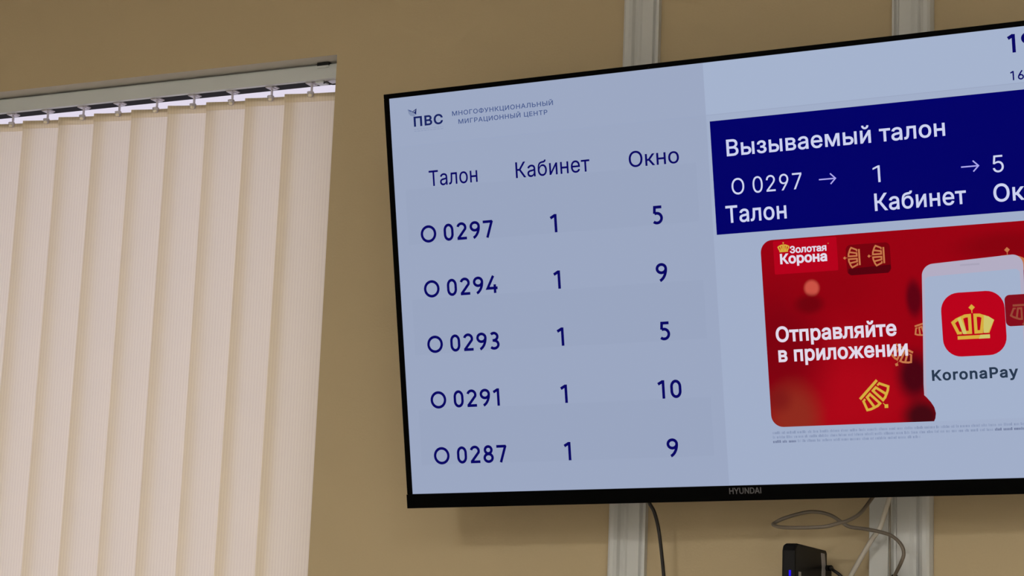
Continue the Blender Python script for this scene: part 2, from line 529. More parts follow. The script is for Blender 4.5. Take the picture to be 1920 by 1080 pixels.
# ------------------------------------------------------------------ lettering
# outlines of the letters: glyph | advance | contours of bezier points (x, y, handle offsets), thousandths of the size
GLYPHS = '''0|453|227,-7,37,0,-38,0 130,24,27,-21,-27,21 69,113,14,-39,-14,39 48,254,0,-55,0,55 69,395,-14,-39,14,39 130,484,-26,-20,27,21 227,516,-38,0,37,0 323,484,-27,21,27,-20 384,395,-14,39,14,-39 405,254,0,55,0,-55 384,113,14,39,-14,-39 323,24,27,21,-26,-21|227,50,-25,0,25,0 290,74,-17,-16,18,16 330,144,-9,-31,9,30 344,254,0,-43,0,43 330,365,9,-31,-9,30 290,435,18,-16,-17,16 227,460,25,0,-25,0 163,435,17,16,-17,-16 123,365,9,30,-9,-31 109,254,0,43,0,-43 123,144,-9,30,9,-31 163,74,-17,16,17,-16
1|453|76,0,105,0,0,18 76,55,0,-19,105,0 391,55,-105,0,0,-19 391,0,0,18,-105,0|276,509,-26,0,0,-170 276,0,0,170,-21,0 212,0,22,0,0,149 212,448,0,-149,-1,0 209,448,1,0,-41,-30 86,358,41,30,0,23 86,427,0,-23,37,27 198,509,-37,-28,26,0
2|453|64,0,108,0,0,16 64,47,0,-15,57,61 234,229,-57,-61,20,20 282,282,-12,-15,13,16 311,327,-7,-14,6,14 320,371,0,-15,0,19 308,419,8,-14,-9,13 273,449,15,-7,-14,7 224,460,18,0,-20,0 172,447,15,9,-14,-8 139,413,8,15,-8,-14 127,362,0,20,-20,0 66,362,20,0,0,30 86,442,-14,-23,14,23 143,496,-24,-13,24,13 225,516,-31,0,30,0 306,497,-24,12,23,-13 361,445,-13,22,13,-21 381,372,0,27,0,-18 371,318,7,17,-7,-18 336,259,17,21,-17,-22 267,180,29,31,-38,-40 153,60,38,40,0,-1 153,57,0,1,78,0 389,57,-79,0,0,-19 389,0,0,19,-108,0
5|453|221,-7,33,0,-30,0 140,11,24,-12,-24,12 83,60,14,-21,-14,21 60,130,1,-26,21,0 122,130,-21,0,2,-15 138,89,-9,12,9,-12 173,60,-14,7,15,-7 221,50,-17,0,21,0 276,64,-16,-9,16,10 314,104,-9,-17,9,17 328,162,0,-21,0,22 314,221,9,-17,-10,17 275,262,16,-10,-17,10 218,277,21,0,-17,0 167,268,17,6,-16,-5 128,246,10,9,-20,2 67,253,21,-3,10,85 96,509,-10,-86,90,0 366,509,-90,0,0,-19 366,452,0,19,-72,0 151,452,71,0,-6,-50 134,301,5,51,1,0 136,301,-1,0,11,10 178,325,-17,-6,16,6 229,334,-18,0,24,0 294,321,-20,8,19,-8 345,285,-14,16,14,-15 379,231,-8,21,8,-21 391,163,0,25,0,-33 369,76,15,25,-15,-26 309,15,25,15,-26,-14
7|453|97,0,23,0,75,149 323,448,-75,-149,0,2 323,452,0,-1,-87,0 62,452,87,0,0,19 62,509,0,-19,110,0 391,509,-110,0,0,-20 391,449,0,20,-76,-150 165,0,75,150,-23,0
9|453|226,516,-31,0,32,0 310,494,-24,14,25,-14 368,434,-14,26,14,-25 389,347,0,33,0,-24 373,270,10,27,-11,-27 315,168,28,41,-38,-56 200,0,39,56,-23,0 130,0,24,0,57,83 301,248,-57,-83,2,0 307,248,-2,0,-4,-10 287,221,9,8,-8,-8 257,202,12,5,-12,-5 218,195,14,0,-31,0 137,214,23,-13,-23,13 83,269,13,-24,-13,23 64,352,0,-32,0,32 85,436,-14,-24,14,25 143,494,-25,-14,24,14|226,460,20,0,-19,0 174,446,15,10,-15,-9 138,407,9,17,-8,-16 125,352,0,20,0,-22 138,295,-8,17,9,-16 174,257,-15,9,15,-9 226,243,-19,0,20,0 279,257,-16,-9,15,9 314,295,-8,-16,9,16 327,350,0,-20,0,22 314,407,9,-16,-8,17 279,446,15,-9,-15,10
A|480|16,0,23,0,62,170 201,509,-61,-170,25,0 276,509,-25,0,62,-170 463,0,-62,170,-23,0 395,0,23,0,-36,101 287,302,36,-100,-6,19 264,372,9,-28,-9,28 232,478,13,-43,4,0 245,478,-4,0,-12,-43 213,371,9,28,-9,-28 191,302,5,18,-36,-100 85,0,35,101,-23,0|110,142,87,0,0,19 110,199,0,-19,87,0 370,199,-87,0,0,-19 370,142,0,19,-87,0
D|502|219,0,52,0,-41,0 96,0,41,0,0,19 96,57,0,-19,40,0 215,57,-40,0,41,0 318,81,-27,-16,27,16 379,149,-13,-30,13,30 399,255,0,-41,0,41 379,361,13,-30,-13,29 320,428,26,-16,-27,16 221,452,39,0,-43,0 93,452,43,0,0,19 93,509,0,-19,44,0 225,509,-44,0,50,0 353,478,-36,21,35,-20 433,391,-18,38,19,-38 462,255,0,53,0,-53 433,119,19,38,-19,-38 351,31,36,20,-37,-21|125,509,-22,0,0,-170 125,0,0,170,-22,0 60,0,22,0,0,170 60,509,0,-170,22,0
H|517|60,0,22,0,0,170 60,509,0,-170,22,0 125,509,-22,0,0,-74 125,289,0,73,89,0 392,289,-89,0,0,73 392,509,0,-74,22,0 457,509,-22,0,0,-170 457,0,0,170,-22,0 392,0,22,0,0,77 392,232,0,-77,-89,0 125,232,89,0,0,-77 125,0,0,77,-22,0
I|300|31,0,80,0,0,19 31,57,0,-19,29,0 118,57,-29,0,0,132 118,452,0,-132,-29,0 31,452,29,0,0,19 31,509,0,-19,80,0 269,509,-79,0,0,-19 269,452,0,19,-29,0 183,452,29,0,0,-132 183,57,0,132,29,0 269,57,-29,0,0,-19 269,0,0,19,-79,0
K|467|104,145,42,44,0,24 104,216,0,-23,12,16 139,261,-11,-14,12,14 174,303,-12,-13,13,14 212,344,-13,-13,50,55 364,509,-51,-55,28,0 448,509,-28,0,-72,-78 231,276,73,77,-1,0 228,276,1,0,-41,-43|60,0,22,0,0,170 60,509,0,-170,22,0 125,509,-22,0,0,-58 125,334,0,58,-1,-36 124,225,0,36,0,-11 125,193,-1,11,0,-64 125,0,0,64,-22,0|372,0,26,0,-61,86 188,259,61,-86,13,17 228,309,-13,-16,74,-103 449,0,-74,103,-26,0
N|523|60,0,22,0,0,170 60,509,0,-170,25,0 136,509,-25,0,69,-109 343,183,-69,108,6,-9 363,151,-8,13,7,-13 388,107,-9,16,8,-17 414,55,-9,18,-3,0 405,54,3,0,-2,18 401,108,0,-18,-1,18 399,157,0,-15,0,15 399,195,0,-10,0,105 399,509,0,-105,21,0 463,509,-21,0,0,-170 463,0,0,170,-25,0 387,0,25,0,-62,97 202,290,62,-97,-8,13 177,331,9,-15,-8,14 148,381,11,-19,-11,19 108,452,15,-28,3,1 119,454,-4,-1,1,-26 122,384,-1,21,1,-22 124,328,0,16,1,-16 125,291,0,9,0,-97 125,0,0,97,-22,0
P|445|60,0,22,0,0,170 60,509,0,-170,58,0 235,509,-58,0,39,0 332,487,-25,15,26,-14 390,430,-13,24,12,-25 409,348,0,30,0,-31 390,265,12,25,-13,-24 332,207,26,15,-25,-14 235,186,39,0,-42,0 109,186,42,0,0,19 109,242,0,-18,41,0 233,242,-42,0,26,0 297,256,-16,-9,16,9 333,294,-8,-16,8,16 344,348,0,-20,0,20 333,402,8,-16,-8,15 297,439,16,-9,-17,9 232,452,27,0,-36,0 125,452,35,0,0,-151 125,0,0,151,-22,0
U|517|259,-8,40,0,-40,0 154,15,30,-15,-30,16 85,80,16,-27,-17,27 60,173,0,-35,0,112 60,509,0,-112,21,0 124,509,-21,0,0,-110 124,178,0,110,0,-24 141,113,-11,19,11,-19 187,68,-20,11,20,-11 259,52,-28,0,28,0 331,68,-20,-11,20,11 377,113,-11,-19,10,19 393,178,0,-24,0,110 393,509,0,-110,21,0 457,509,-21,0,0,-112 457,173,0,112,0,-35 433,80,16,27,-17,-27 363,15,30,16,-29,-15
Y|472|203,0,22,0,0,69 203,208,0,-69,-62,100 16,509,63,-100,25,0 91,509,-25,0,34,-55 192,344,-33,55,11,-18 222,292,-9,17,9,-17 250,230,-10,25,-9,0 224,230,8,0,9,25 251,293,-9,-17,9,17 280,344,-10,-17,34,55 381,509,-34,-55,25,0 455,509,-25,0,-62,-100 268,208,62,100,0,-69 268,0,0,69,-21,0
a|389|160,-9,22,0,-24,0 94,5,20,-9,-19,9 48,45,11,-18,-12,17 30,108,0,-25,0,22 43,161,-8,-14,9,14 78,193,-15,-8,14,8 125,211,-17,-4,18,4 178,220,-18,-2,23,3 234,227,-15,-2,14,1 265,235,-7,-4,7,4 276,255,0,-10,0,0 276,257,0,-1,0,15 267,297,6,-11,-6,11 240,322,12,-6,-12,6 196,331,17,0,-18,0 149,322,13,6,-13,-5 118,301,8,8,-8,-9 100,274,4,9,-20,6 41,291,20,-6,9,23 79,346,-17,-14,16,14 133,375,-20,-6,20,6 194,384,-21,0,14,0 239,379,-16,4,16,-3 286,360,-15,10,15,-9 322,320,-9,18,10,-17 337,251,0,29,0,-83 337,0,0,84,-20,0 277,0,20,0,0,17 277,52,0,-17,-2,0 272,52,2,0,-4,-9 252,25,9,9,-9,-10 215,1,15,6,-15,-6|170,45,-15,0,23,0 228,59,-16,-9,15,9 263,93,-8,-14,8,14 276,138,0,-16,0,17 276,190,0,-17,-3,-3 259,182,9,2,-8,-2 231,176,11,2,-10,-2 200,171,10,1,-10,-1 175,168,7,1,-14,-2 134,159,13,4,-13,-5 103,139,8,9,-7,-8 92,105,0,14,0,-13 102,72,-7,9,7,-9 130,52,-12,5,12,-4
n|410|114,227,0,22,0,-76 114,0,0,76,-21,0 53,0,20,0,0,126 53,379,0,-126,19,0 112,379,-20,0,0,-30 112,287,0,31,-3,0 102,287,4,0,12,35 152,362,-21,-15,22,15 227,384,-28,0,26,0 295,369,-19,10,19,-11 341,321,-11,21,11,-22 357,240,0,33,0,-80 357,0,0,80,-20,0 296,0,20,0,0,78 296,235,0,-78,0,30 273,304,15,-16,-15,17 210,329,27,0,-18,0 161,317,14,8,-15,-8 126,283,9,15,-8,-16
o|415|207,-8,35,0,-34,0 117,16,26,-16,-26,17 56,85,15,-29,-15,29 34,187,0,-38,0,40 56,291,-15,-29,15,30 117,360,-26,-17,26,16 207,384,-34,0,35,0 299,360,-26,16,26,-17 359,291,-14,30,15,-29 381,187,0,40,0,-38 359,85,15,29,-14,-29 299,16,26,17,-26,-16|207,46,-25,0,26,0 270,66,-16,-13,17,13 307,117,-8,-21,8,22 319,187,0,-25,0,26 307,258,8,-22,-8,22 270,310,17,-13,-16,13 207,330,26,0,-25,0 145,310,16,13,-16,-13 108,258,8,22,-8,-21 96,187,0,26,0,-25 108,117,-8,22,8,-21 145,66,-16,13,16,-13
r|259|53,0,20,0,0,126 53,379,0,-126,19,0 112,379,-20,0,0,-19 112,321,0,19,1,0 115,321,-1,0,7,19 152,367,-17,-12,18,12 213,385,-23,0,5,0 229,384,-6,1,6,0 243,384,-3,0,0,-21 243,322,0,21,-1,1 230,324,7,-1,-7,1 207,326,8,0,-18,0 159,315,14,7,-14,-8 126,284,8,13,-8,-14 114,237,0,18,0,-79 114,0,0,79,-21,0
y|389|47,-139,4,-1,5,18 61,-86,-4,-17,4,0 71,-87,-3,0,12,-3 104,-89,-10,-2,10,2 130,-74,-8,-8,8,8 151,-36,-6,-17,4,12 163,-1,-4,-12,-49,127 17,379,49,-127,23,0 84,379,-22,0,27,-74 165,155,-27,75,9,-23 187,87,-6,22,6,-23 206,21,-7,21,-8,0 184,21,7,0,6,21 202,87,-6,-23,7,23 224,155,-8,-23,27,75 305,379,-27,-74,22,0 371,379,-22,0,-55,-145 204,-58,56,146,-8,-20 177,-107,10,13,-11,-13 139,-136,14,7,-14,-6 91,-145,18,0,-10,0 65,-143,7,-1,-8,1
А|480|16,0,23,0,62,170 201,509,-61,-170,25,0 276,509,-25,0,62,-170 463,0,-62,170,-23,0 395,0,23,0,-36,101 287,302,36,-100,-6,19 264,372,9,-28,-9,28 232,478,13,-43,4,0 245,478,-4,0,-12,-43 213,371,9,28,-9,-28 191,302,5,18,-36,-100 85,0,35,101,-23,0|110,142,87,0,0,19 110,199,0,-19,87,0 370,199,-87,0,0,-19 370,142,0,19,-87,0
В|456|60,0,62,0,0,170 60,509,0,-170,60,0 241,509,-60,0,35,0 329,491,-23,12,23,-12 381,442,-12,20,11,-20 398,374,0,25,0,-22 387,320,7,14,-8,-14 356,286,13,8,-12,-9 315,267,15,4,0,-2 315,262,0,2,16,-1 363,245,-16,10,16,-10 402,203,-10,18,11,-18 418,136,0,27,0,-25 400,67,12,20,-12,-21 344,18,26,12,-25,-12 247,0,40,0,-63,0|125,57,0,58,40,0 245,57,-40,0,39,0 330,80,-17,-15,17,15 355,137,0,-23,0,17 342,184,9,-14,-8,14 306,218,15,-9,-16,9 248,231,23,0,-41,0 125,231,41,0,0,-58|125,285,0,56,37,0 238,285,-38,0,19,0 288,296,-15,-7,15,7 323,326,-8,-13,9,13 336,372,0,-17,0,23 313,429,15,-15,-16,15 240,452,33,0,-38,0 125,452,38,0,0,-56
Г|401|370,509,-103,0,0,-19 370,452,0,19,-82,0 125,452,81,0,0,-151 125,0,0,151,-22,0 60,0,22,0,0,170 60,509,0,-170,103,0
Е|419|60,0,105,0,0,170 60,509,0,-170,104,0 372,509,-104,0,0,-19 372,452,0,19,-82,0 125,452,82,0,0,-56 125,286,0,55,77,0 355,286,-77,0,0,-19 355,229,0,19,-77,0 125,229,77,0,0,-57 125,57,0,57,83,0 375,57,-83,0,0,-19 375,0,0,19,-105,0
З|431|216,-7,34,0,-33,0 127,11,26,-12,-26,11 66,59,15,-21,-15,21 42,132,1,-28,21,0 107,132,-22,0,1,-17 123,88,-10,12,9,-13 161,60,-16,6,16,-7 215,50,-20,0,22,0 272,61,-16,-7,17,7 312,92,-10,-13,10,14 326,139,0,-17,0,19 312,188,10,-14,-9,14 272,221,17,-8,-18,8 207,233,26,0,-14,0 166,233,14,0,0,18 166,289,0,-19,14,0 207,289,-14,0,20,0 260,299,-15,-7,15,7 296,329,-9,-13,8,13 309,375,0,-17,0,17 297,420,8,-13,-7,12 265,449,14,-7,-14,7 216,460,19,0,-17,0 167,450,15,6,-15,-7 130,422,9,12,-10,-12 115,378,0,18,-21,0 53,378,20,0,0,27 76,450,-15,-21,15,21 135,498,-24,-11,25,12 217,516,-30,0,32,0 300,497,-24,12,23,-13 353,446,-12,21,13,-20 372,378,0,25,0,-28 349,306,15,20,-15,-20 287,264,26,8,0,-1 287,260,0,2,21,-3 342,238,-15,11,16,-11 378,196,-9,17,8,-17 390,139,0,21,0,-28 367,64,15,22,-15,-22 306,12,26,13,-27,-13
И|523|463,0,0,170,-21,0 398,0,22,0,0,97 398,291,0,-97,0,9 399,328,0,-16,1,16 402,384,-1,-22,0,21 404,454,-1,-26,4,-1 416,452,-4,1,-16,-28 376,381,10,19,-11,-19 346,331,9,14,-8,-15 321,290,8,13,-61,-97 137,0,61,97,-26,0 60,0,26,0,0,170 60,509,0,-170,22,0 125,509,-22,0,0,-105 125,195,0,105,0,-10 124,157,1,15,0,-15 123,108,1,18,-1,-18 118,54,3,18,-2,0 110,55,3,0,9,18 136,107,-9,-17,9,16 161,151,-8,-13,8,13 180,183,-5,-9,69,108 388,509,-70,-109,25,0 463,509,-25,0,0,-170
Й|523|463,0,0,170,-21,0 398,0,22,0,0,97 398,291,0,-97,0,9 399,328,0,-16,1,16 402,384,-1,-22,0,21 404,454,-1,-26,4,-1 416,452,-4,1,-16,-28 376,381,10,19,-11,-19 346,331,9,14,-8,-15 321,290,8,13,-61,-97 137,0,61,97,-26,0 60,0,26,0,0,170 60,509,0,-170,22,0 125,509,-22,0,0,-105 125,195,0,105,0,-10 124,157,1,15,0,-15 123,108,1,18,-1,-18 118,54,3,18,-2,0 110,55,3,0,9,18 136,107,-9,-17,9,16 161,151,-8,-13,8,13 180,183,-5,-9,69,108 388,509,-70,-109,25,0 463,509,-25,0,0,-170|262,562,19,0,-18,0 212,575,15,-8,-14,9 177,610,9,-15,-9,15 164,659,0,-18,14,0 208,659,-15,0,0,-16 223,621,-10,9,11,-10 262,606,-15,0,16,0 301,621,-10,-10,10,9 316,659,0,-16,15,0 361,659,-15,0,0,-18 348,610,9,15,-9,-14 313,575,14,9,-15,-8
К|467|60,0,22,0,0,170 60,509,0,-170,22,0 125,509,-22,0,0,-74 125,287,0,74,23,0 196,287,-24,0,55,74 362,509,-55,-74,26,0 440,509,-26,0,-63,-82 251,262,63,82,66,-87 449,0,-66,87,-26,0 371,0,26,0,-58,77 199,231,57,-77,-25,0 125,231,24,0,0,-77 125,0,0,77,-22,0
Л|520|32,0,6,0,0,19 32,57,0,-19,4,0 45,57,-4,0,16,0 84,66,-10,-6,9,7 107,103,-6,-18,5,17 119,181,-3,-35,9,109 146,509,-9,-110,104,0 460,509,-105,0,0,-170 460,0,0,170,-22,0 395,0,22,0,0,151 395,452,0,-151,-63,0 205,452,63,0,-8,-92 182,175,7,93,-3,-30 170,97,6,22,-5,-22 147,42,10,15,-9,-14 109,10,16,7,-15,-7 51,0,23,0,-7,0
М|628|60,0,21,0,0,170 60,509,0,-170,31,0 152,509,-31,0,41,-107 277,187,-42,107,3,-7 287,159,-3,11,4,-11 299,123,-4,13,4,-13 311,84,-4,13,4,-13 322,49,-3,10,-5,0 307,49,5,0,3,10 318,83,-4,-13,4,12 330,121,-4,-13,4,13 342,158,-4,-11,4,12 352,187,-3,-8,42,107 476,509,-41,-107,31,0 568,509,-31,0,0,-170 568,0,0,170,-21,0 504,0,21,0,0,97 504,291,0,-97,0,11 504,327,0,-13,1,13 505,369,0,-15,0,14 506,413,0,-15,0,15 507,457,0,-14,2,0 513,457,-2,0,-5,-16 498,409,5,17,-6,-16 482,363,5,15,-5,-15 467,322,5,12,-4,-13 456,291,3,8,-38,-97 342,0,38,97,-19,0 286,0,19,0,-38,97 170,291,39,-97,-3,8 159,321,4,-12,-4,12 145,361,5,-15,-5,15 129,408,6,-17,-5,16 112,457,6,-16,2,0 119,457,-2,0,0,-13 120,416,0,15,0,-15 121,372,0,15,0,-15 122,328,-1,14,0,-13 122,291,0,11,0,-97 122,0,0,97,-21,0
Н|517|60,0,22,0,0,170 60,509,0,-170,22,0 125,509,-22,0,0,-74 125,289,0,73,89,0 392,289,-89,0,0,73 392,509,0,-74,22,0 457,509,-22,0,0,-170 457,0,0,170,-22,0 392,0,22,0,0,77 392,232,0,-77,-89,0 125,232,89,0,0,-77 125,0,0,77,-22,0
О|533|267,-7,44,0,-44,0 150,25,34,-21,-34,21 70,115,20,-39,-20,39 40,254,0,-53,0,54 70,393,-20,-39,20,39 150,484,-34,-22,34,21 267,516,-44,0,44,0 384,484,-34,21,34,-22 464,393,-20,39,19,-39 493,254,0,54,0,-53 464,115,19,39,-20,-39 384,25,34,21,-34,-21|267,53,-31,0,30,0 349,76,-24,-15,25,15 408,144,-14,-30,15,30 430,254,0,-43,0,44 408,365,15,-30,-14,30 349,433,25,-16,-24,15 267,456,30,0,-31,0 184,433,25,15,-25,-16 125,364,15,30,-14,-30 103,254,0,43,0,-43 125,144,-14,30,15,-30 184,76,-25,16,25,-15
П|517|457,509,-132,0,0,-170 457,0,0,170,-22,0 392,0,22,0,0,151 392,452,0,-151,-89,0 125,452,89,0,0,-151 125,0,0,151,-22,0 60,0,22,0,0,170 60,509,0,-170,132,0
Р|445|60,0,22,0,0,170 60,509,0,-170,58,0 235,509,-58,0,39,0 332,487,-25,15,26,-14 390,430,-13,24,12,-25 409,348,0,30,0,-31 390,265,12,25,-13,-24 332,207,26,15,-25,-14 235,186,39,0,-42,0 109,186,42,0,0,19 109,242,0,-18,41,0 233,242,-42,0,26,0 297,256,-16,-9,16,9 333,294,-8,-16,8,16 344,348,0,-20,0,20 333,402,8,-16,-8,15 297,439,16,-9,-17,9 232,452,27,0,-36,0 125,452,35,0,0,-151 125,0,0,151,-22,0
С|510|267,-7,26,0,-44,0 150,25,34,-21,-34,21 70,115,19,-39,-20,39 40,254,0,-53,0,54 70,393,-20,-39,19,39 150,484,-34,-22,34,21 267,516,-44,0,26,0 340,504,-23,8,23,-7 402,471,-18,15,18,-14 448,418,-12,21,12,-20 473,348,-5,26,-22,0 408,348,22,0,-4,18 389,395,9,-14,-8,13 357,428,13,-9,-12,10 315,449,16,-5,-15,5 267,456,17,0,-31,0 184,432,24,16,-25,-15 125,364,14,30,-14,-30 103,254,0,43,0,-43 125,145,-14,30,15,-30 184,76,-25,16,25,-15 267,53,-31,0,17,0 315,60,-15,-5,16,5 357,81,-12,-10,13,9 389,114,-8,-13,9,14 408,160,-4,-17,22,0 473,160,-22,0,-4,-25 448,91,12,20,-12,-21 402,38,19,14,-18,-15 341,5,22,7,-23,-8
Т|449|32,452,53,0,0,19 32,509,0,-19,128,0 417,509,-129,0,0,-19 417,452,0,19,-54,0 257,452,53,0,0,-151 257,0,0,151,-22,0 193,0,21,0,0,151 193,452,0,-151,-54,0
У|437|87,0,11,0,0,19 87,57,0,-19,12,0 122,57,-12,0,17,0 163,65,-10,-5,10,6 185,92,-5,-12,4,8 195,116,-3,-8,-59,131 16,509,60,-131,24,0 87,509,-23,0,22,-51 154,357,-22,50,12,-27 185,282,-9,23,9,-23 209,215,-7,22,7,-21 232,149,-8,22,-6,0 214,149,6,0,10,30 248,245,-12,-34,11,33 290,357,-17,-41,20,50 351,509,-21,-51,23,0 420,509,-23,0,-59,-142 244,84,59,142,-7,-16 220,40,9,13,-9,-12 184,11,15,7,-16,-7 121,0,26,0,-11,0
Ф|578|267,37,14,0,-47,0 146,63,34,-18,-33,18 68,139,18,-33,-18,32 40,254,0,-44,0,45 68,370,-18,-32,18,33 146,446,-33,-18,34,17 267,472,-47,0,14,0 311,472,-15,0,46,0 431,446,-33,17,34,-18 510,370,-19,33,18,-32 537,254,0,45,0,-44 510,139,18,32,-19,-33 431,63,34,18,-33,-18 311,37,46,0,-15,0|269,96,-35,0,13,0 308,96,-13,0,36,0 399,114,-24,-12,25,12 456,168,-13,-24,12,24 475,254,0,-34,0,34 456,341,12,-24,-13,23 399,395,25,-13,-24,12 308,413,36,0,-13,0 269,413,13,0,-35,0 179,395,24,12,-25,-13 122,341,13,23,-13,-24 103,254,0,34,0,-34 122,168,-13,24,13,-24 179,114,-25,12,24,-12|257,-29,21,0,0,189 257,538,0,-189,21,0 321,538,-21,0,0,-189 321,-29,0,189,-21,0
Ц|502|442,0,0,170,-127,0 60,0,127,0,0,170 60,509,0,-170,22,0 125,509,-22,0,0,-151 125,57,0,150,84,0 378,57,-85,0,0,150 378,509,0,-151,21,0 442,509,-22,0,0,-170|430,-109,21,0,0,36 430,0,0,-36,-8,0 405,0,8,0,0,19 405,56,0,-18,29,0 492,56,-29,0,0,-55 491,-109,0,55,-20,0
Ы|612|108,308,0,-19,46,0 246,308,-46,0,35,0 337,289,-25,12,26,-12 397,237,-14,22,14,-23 418,157,0,31,0,-32 397,73,14,24,-14,-23 337,19,26,13,-25,-13 246,0,35,0,-62,0 60,0,62,0,0,170 60,509,0,-170,22,0 125,509,-22,0,0,-151 125,56,0,151,40,0 246,56,-41,0,33,0 325,83,-20,-18,19,19 354,157,0,-31,0,20 340,207,9,-14,-8,14 303,240,16,-8,-16,7 246,251,22,0,-46,0 108,251,46,0,0,19|552,509,-22,0,0,-170 552,0,0,170,-22,0 487,0,22,0,0,170 487,509,0,-170,22,0
Ь|452|108,308,0,-19,46,0 246,308,-46,0,35,0 337,289,-25,12,26,-12 397,237,-14,22,14,-23 418,157,0,31,0,-32 397,73,14,24,-14,-23 337,19,26,13,-25,-13 246,0,35,0,-62,0 60,0,62,0,0,170 60,509,0,-170,22,0 125,509,-22,0,0,-151 125,56,0,151,40,0 246,56,-41,0,33,0 325,83,-20,-18,19,19 354,157,0,-31,0,20 340,207,9,-14,-8,14 303,240,16,-8,-16,7 246,251,22,0,-46,0 108,251,46,0,0,19
а|389|160,-9,22,0,-24,0 94,5,20,-9,-19,9 48,45,11,-18,-12,17 30,108,0,-25,0,22 43,161,-8,-14,9,14 78,193,-15,-8,14,8 125,211,-17,-4,18,4 178,220,-18,-2,23,3 234,227,-15,-2,14,1 265,235,-7,-4,7,4 276,255,0,-10,0,0 276,257,0,-1,0,15 267,297,6,-11,-6,11 240,322,12,-6,-12,6 196,331,17,0,-18,0 149,322,13,6,-13,-5 118,301,8,8,-8,-9 100,274,4,9,-20,6 41,291,20,-6,9,23 79,346,-17,-14,16,14 133,375,-20,-6,20,6 194,384,-21,0,14,0 239,379,-16,4,16,-3 286,360,-15,10,15,-9 322,320,-9,18,10,-17 337,251,0,29,0,-83 337,0,0,84,-20,0 277,0,20,0,0,17 277,52,0,-17,-2,0 272,52,2,0,-4,-9 252,25,9,9,-9,-10 215,1,15,6,-15,-6|170,45,-15,0,23,0 228,59,-16,-9,15,9 263,93,-8,-14,8,14 276,138,0,-16,0,17 276,190,0,-17,-3,-3 259,182,9,2,-8,-2 231,176,11,2,-10,-2 200,171,10,1,-10,-1 175,168,7,1,-14,-2 134,159,13,4,-13,-5 103,139,8,9,-7,-8 92,105,0,14,0,-13 102,72,-7,9,7,-9 130,52,-12,5,12,-4
б|411|208,-8,32,0,-33,0 119,15,26,-15,-26,16 57,82,16,-29,-15,29 34,185,0,-40,0,4 34,198,0,-4,0,39 41,301,-5,-29,5,29 62,376,-9,-21,10,20 101,426,-16,-13,16,13 159,455,-23,-6,23,7 238,468,-30,-2,16,1 273,475,-8,-4,8,3 290,488,-3,-6,3,5 294,509,0,-9,18,0 349,509,-19,0,0,-19 338,461,7,13,-7,-13 304,431,16,7,-17,-7 238,417,28,2,-34,-2 155,401,21,8,-21,-9 107,356,10,21,-11,-21 85,266,3,39,0,0 86,266,0,0,7,17 118,314,-14,-15,14,15 167,350,-19,-9,19,9 229,363,-22,0,28,0 304,339,-22,16,23,-16 357,274,-13,28,14,-27 377,181,0,35,0,-36 355,84,15,29,-14,-28 295,17,26,16,-25,-17|208,46,-23,0,23,0 266,62,-16,-11,16,10 303,108,-8,-20,9,19 316,178,0,-27,0,28 304,249,8,-20,-8,19 268,294,16,-11,-16,10 211,310,22,0,-23,0 151,293,17,11,-18,-12 110,245,10,20,-10,-20 96,175,0,27,0,-25 109,109,-9,19,9,-20 148,62,-17,12,17,-11
в|392|53,0,59,0,0,126 53,379,0,-126,51,0 208,379,-52,0,41,0 307,352,-25,18,24,-18 343,278,0,31,0,-22 324,226,13,12,-14,-13 270,199,23,5,15,-2 312,185,-13,7,13,-8 345,152,-8,14,9,-13 358,102,0,20,0,-19 343,50,10,15,-10,-16 300,13,18,9,-19,-9 232,0,26,0,-60,0|111,56,0,37,40,0 232,56,-40,0,20,0 279,70,-12,-10,11,9 295,108,0,-16,0,19 279,153,11,-11,-12,11 232,169,20,0,-40,0 111,169,40,0,0,-38|111,220,0,35,32,0 209,220,-33,0,23,0 263,234,-13,-9,13,10 282,273,0,-16,0,16 262,310,13,-9,-13,9 208,324,23,0,-32,0 111,324,32,0,0,-35
е|404|212,-8,26,0,-37,0 117,16,26,-16,-27,17 56,85,14,-29,-15,29 34,187,0,-39,0,39 55,290,-14,-30,14,29 115,359,-26,-16,26,17 205,384,-34,0,21,0 266,374,-20,7,19,-7 319,341,-16,15,16,-15 357,282,-9,24,9,-24 371,194,0,34,0,-8 371,169,0,9,-99,0 75,169,99,0,0,18 75,221,0,-17,88,0 338,221,-88,0,-9,-6 310,202,9,6,0,25 298,269,8,-20,-8,19 263,314,15,-11,-16,11 205,330,23,0,-23,0 146,313,17,12,-16,-11 109,270,9,18,-9,-19 96,211,0,21,0,-11 96,178,0,11,0,-28 110,106,-9,20,10,-19 151,61,-17,11,17,-10 212,46,-23,0,16,0 254,53,-13,-5,12,4 285,73,-8,-9,9,9 306,105,-5,-12,19,-4 365,91,-20,5,-6,-20 335,39,14,15,-14,-15 283,4,20,9,-21,-8
ж|563|21,0,25,0,51,64 174,193,-51,-64,-50,62 23,379,50,-62,24,0 95,379,-24,0,42,-53 221,218,-42,54,10,0 252,218,-11,0,0,54 252,379,0,-53,20,0 313,379,-21,0,0,-53 313,218,0,54,10,0 342,218,-9,0,42,54 468,379,-42,-53,24,0 541,379,-25,0,-51,-62 390,193,50,62,51,-64 543,0,-51,64,-25,0 469,0,24,0,-43,54 342,162,42,-54,-10,0 313,162,9,0,0,-54 313,0,0,54,-21,0 252,0,20,0,0,54 252,162,0,-54,-10,0 223,162,9,0,-43,-54 95,0,42,54,-25,0
